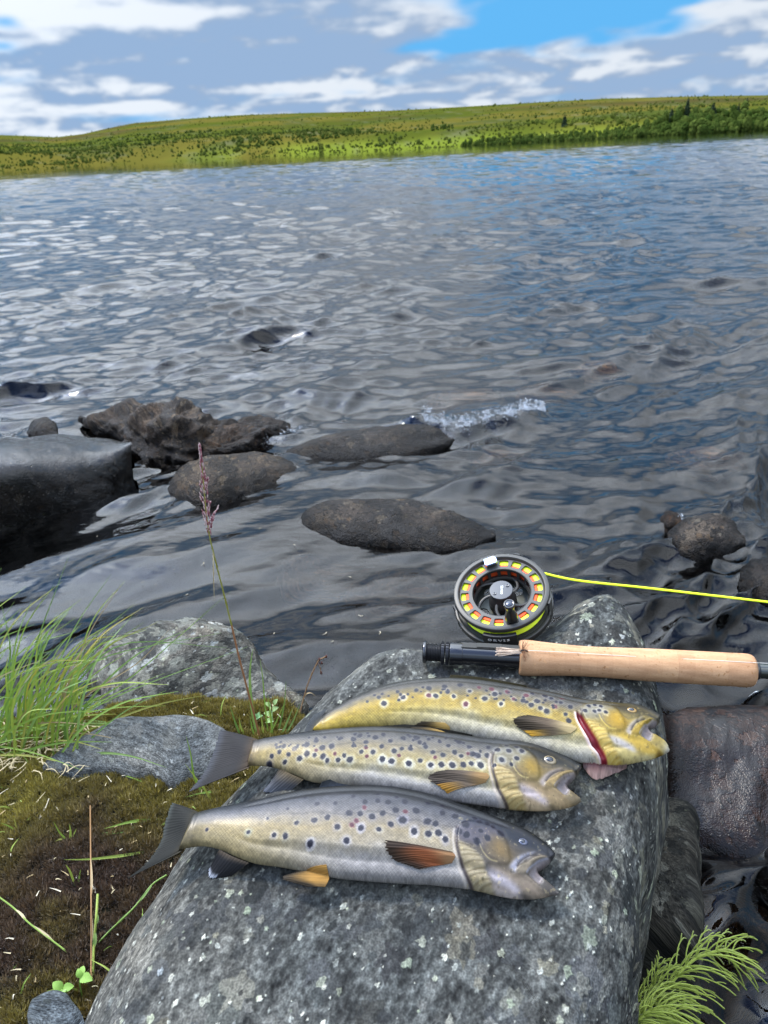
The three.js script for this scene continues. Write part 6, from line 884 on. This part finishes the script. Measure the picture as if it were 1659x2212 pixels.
{ // spray and foam on the breaking ripple
  const r = rng(303), N = 2200, drop = new THREE.IcosahedronGeometry(1, 1), im = new THREE.InstancedMesh(drop, new THREE.MeshPhysicalMaterial({ color: new THREE.Color(0.9, 0.93, 0.96), roughness: 0.12, transmission: 0.85, thickness: 0.002, ior: 1.33 }), N), m = new THREE.Matrix4(), q = new THREE.Quaternion(), path = smoothLine([[900, 927], [940, 933], [985, 940], [1040, 928], [1100, 916], [1145, 898], [1170, 888]].map(([x, y]) => onY(x, y, 0)), 200); let k = 0;
  const put = (p, s) => { m.compose(p, q.setFromEuler(new THREE.Euler(r() * 6, r() * 6, r() * 6)), V3(s * (0.8 + r()), s * (0.5 + 0.5 * r()), s * (0.8 + r()))); im.setMatrixAt(k++, m); };
  while (k < N - 260) { const i = Math.floor(r() * 200), c = path[i], dens = sstep(-0.25, 0.45, noise2(i * 0.085, 3) + 0.3 * noise2(i * 0.3, 8)) * sstep(0, 25, i); if (r() > dens) continue; const w = Math.pow(r(), 1.4) * 0.09, up = Math.pow(r(), 3) * 0.026, x = c.x + (r() - 0.5) * 0.025, z = c.z + (r() - 0.62) * w; put(V3(x, waterY(x, z, 0.01) + up, z), 0.0005 + 0.0018 * r() * r()); }
  for (const [x0, y0, n, sp] of [[632, 928, 90, 0.03], [116, 908, 70, 0.025], [1462, 1118, 40, 0.012], [590, 945, 60, 0.03]]) { const c = onY(x0, y0, 0.005); for (let i = 0; i < n && k < N; i++) { const x = c.x + (r() - 0.5) * sp * 2, z = c.z + (r() - 0.5) * sp; put(V3(x, waterY(x, z, 0.01) + 0.014 * r() * r() + 0.002, z), 0.0005 + 0.0012 * r() * r()); } }
  im.count = k; im.name = 'foam'; im.userData = { kind: 'stuff', label: 'white foam and drops where the ripple breaks over sunken stones', category: 'foam' }; lit(im); scene.add(im);
}
// bits of straw drifting on the calm water
{ const r = rng(404), g = []; for (let i = 0; i < 26; i++) { const p = onY(120 + 760 * r(), 1130 + 330 * r(), 0), y = waterY(p.x, p.z, 0.006) + 0.0012, a = r() * 3.14, l = 0.002 + 0.005 * r() * r(); if (groundY(p.x, p.z) > -0.03) continue; g.push(blade([V3(p.x, y, p.z), V3(p.x + Math.cos(a) * l, y + 0.0008, p.z + Math.sin(a) * l), V3(p.x + Math.cos(a + 0.5) * l * 2, y, p.z + Math.sin(a + 0.5) * l * 2)], 0.0009, V3(0, 1, 0), 5, 0)); }
  const m = part('drifting_straw', mergeGeometries(g), STRAW[2], scene); m.userData = { kind: 'stuff', label: 'pale bits of straw drifting on the calm water', category: 'straw' }; }

// =====================  scrub and trees of the far shore  =====================
{
  const r = rng(505), blob = (seed) => { const gs = []; for (let i = 0; i < 5; i++) { const g = new THREE.IcosahedronGeometry(0.42 + 0.18 * r(), 2), P = g.attributes.position, o = V3((r() - 0.5) * 0.9, 0.35 + 0.75 * r(), (r() - 0.5) * 0.9); for (let k = 0; k < P.count; k++) { const x = P.getX(k), y = P.getY(k), z = P.getZ(k), s = 1 + 0.45 * noise3(x * 4 + seed + i, y * 4, z * 4); P.setXYZ(k, x * s + o.x, y * s * 1.15 + o.y, z * s + o.z); } g.computeVertexNormals(); gs.push(g); } return mergeGeometries(gs); };
  const m = new THREE.Matrix4(), q = new THREE.Quaternion(), col = new THREE.Color();
  const scatter = (name, label, n, gen, seed) => { const im = new THREE.InstancedMesh(blob(seed), new THREE.MeshPhysicalMaterial({ color: 0xffffff, roughness: 1, specularIntensity: 0 }), n); for (let k = 0; k < n; k++) { const [p, s, c] = gen(k); q.setFromEuler(new THREE.Euler(0, r() * 6.28, 0)); m.compose(p, q, V3(s * (0.8 + 0.5 * r()), s * (0.8 + 0.6 * r()), s)); im.setMatrixAt(k, m); im.setColorAt(k, col.setRGB(...c)); } im.name = name; im.userData = { kind: 'stuff', label, category: 'scrub' }; lit(im); scene.add(im); };
  scatter('birch_scrub', 'scattered birch scrub over the far slope', 5000, () => { let az, t, p; do { az = lerp(-34, 34, r()); t = Math.pow(r(), 1.9) * 0.98; p = hillAt(az, t); } while (fbm(p.x * 0.012, p.z * 0.012 + 3, 3) + 0.30 * sstep(0.5, 0.05, t) - 0.25 * sstep(0.3, 0.8, t) < r() * 0.9 - 0.35); const d = r(); return [p, (0.28 + 0.62 * r() * r() * r()) * (1 + 0.5 * t), mix3([0.07, 0.095, 0.016], [0.115, 0.13, 0.026], d)]; }, 1);
  scatter('willow_scrub', 'dense dark willow scrub along the water of the far right shore', 1700, () => { let az, t; do { az = lerp(6.5, 34, Math.pow(r(), 0.85)); t = Math.pow(r(), 2.2) * (0.012 + 0.045 * sstep(15, 22, az)); } while (0); const p = hillAt(az, t + 0.001); return [p, (0.35 + 0.65 * r() * r()) * (1 + 0.8 * sstep(16, 22, az)), mix3([0.03, 0.052, 0.01], [0.075, 0.1, 0.02], r())]; }, 2);
  scatter('willow_scrub', 'dark scrub in bands along the far left shore', 2300, () => { let az, t, p; do { az = lerp(-34, 6, r()); t = 0.012 + Math.pow(r(), 1.3) * lerp(0.34, 0.12, sstep(-20, 4, az)); p = hillAt(az, t); } while (fbm(p.x * 0.02 + 8, p.z * 0.03, 3) + 0.25 * sstep(-4, -16, az) < r() * 0.7 - 0.2); return [p, 0.4 + 0.8 * r() * r(), mix3([0.045, 0.07, 0.014], [0.095, 0.115, 0.024], r())]; }, 3);
  // spruces that can be told apart
  const spruce = (label, x, yTop, yBase, wide) => {
    const [az] = azel(x, yBase), t = 0.035 + 0.02 * r(), p = hillAt(az, t), d = Math.hypot(p.x, p.z), h = Math.max(2.5, d * (Math.tan(rad(azel(x, yTop)[1])) - Math.tan(rad(azel(x, yBase)[1])))), T = thing('spruce_tree', label, 'tree', 'spruces on the far right shore'); T.position.copy(p);
    part('trunk', new THREE.CylinderGeometry(0.03, 0.14, h * 0.96, 7).translate(0, h * 0.48, 0), new THREE.MeshStandardMaterial({ color: 0x2b2219, roughness: 1 }), T);
    const pos = [], idx = [], R = h * wide; for (let l = 0; l < 22; l++) { const u = l / 22, y = h * (0.06 + 0.92 * u), rr = R * Math.pow(1 - u, 0.8) * (0.75 + 0.4 * r()) + 0.08, n = 11; for (let k = 0; k < n; k++) { const a = k / n * 6.28 + r() * 0.5, w = rr * 0.34, L = rr * (0.6 + 0.6 * r()), cx = Math.cos(a), cz = Math.sin(a), b = pos.length / 3; pos.push(0, y + h * 0.03, 0, cx * L * 0.6 - cz * w, y - L * 0.12, cz * L * 0.6 + cx * w, cx * L * 0.6 + cz * w, y - L * 0.12, cz * L * 0.6 - cx * w, cx * L, y - L * 0.34, cz * L, cx * L * 0.5, y - L * 0.42, cz * L * 0.5); idx.push(b, b + 1, b + 2, b + 1, b + 3, b + 2, b + 1, b + 4, b + 3, b + 2, b + 3, b + 4); } }
    part('crown', geom(pos, idx), new THREE.MeshStandardMaterial({ color: new THREE.Color().setRGB(0.022, 0.042, 0.014), roughness: 1, side: THREE.DoubleSide }), T);
  };
  spruce('tallest dark spruce standing out of the scrub on the far right shore', 1482, 216, 264, 0.24);
  spruce('broad dark tree left of the tallest spruce on the far right shore', 1449, 234, 266, 0.36);
  spruce('lone small dark tree on the far slope, left of the other spruces', 1219, 250, 278, 0.32);
  spruce('left of two slim spruces near the right end of the far shore', 1592, 224, 262, 0.2);
  spruce('right of two slim spruces near the right end of the far shore', 1608, 222, 262, 0.24);
  spruce('short bushy spruce amid the scrub between the tall spruce and the slim pair', 1537, 233, 264, 0.4);
}
buildWater();
renderer.render(scene, camera);
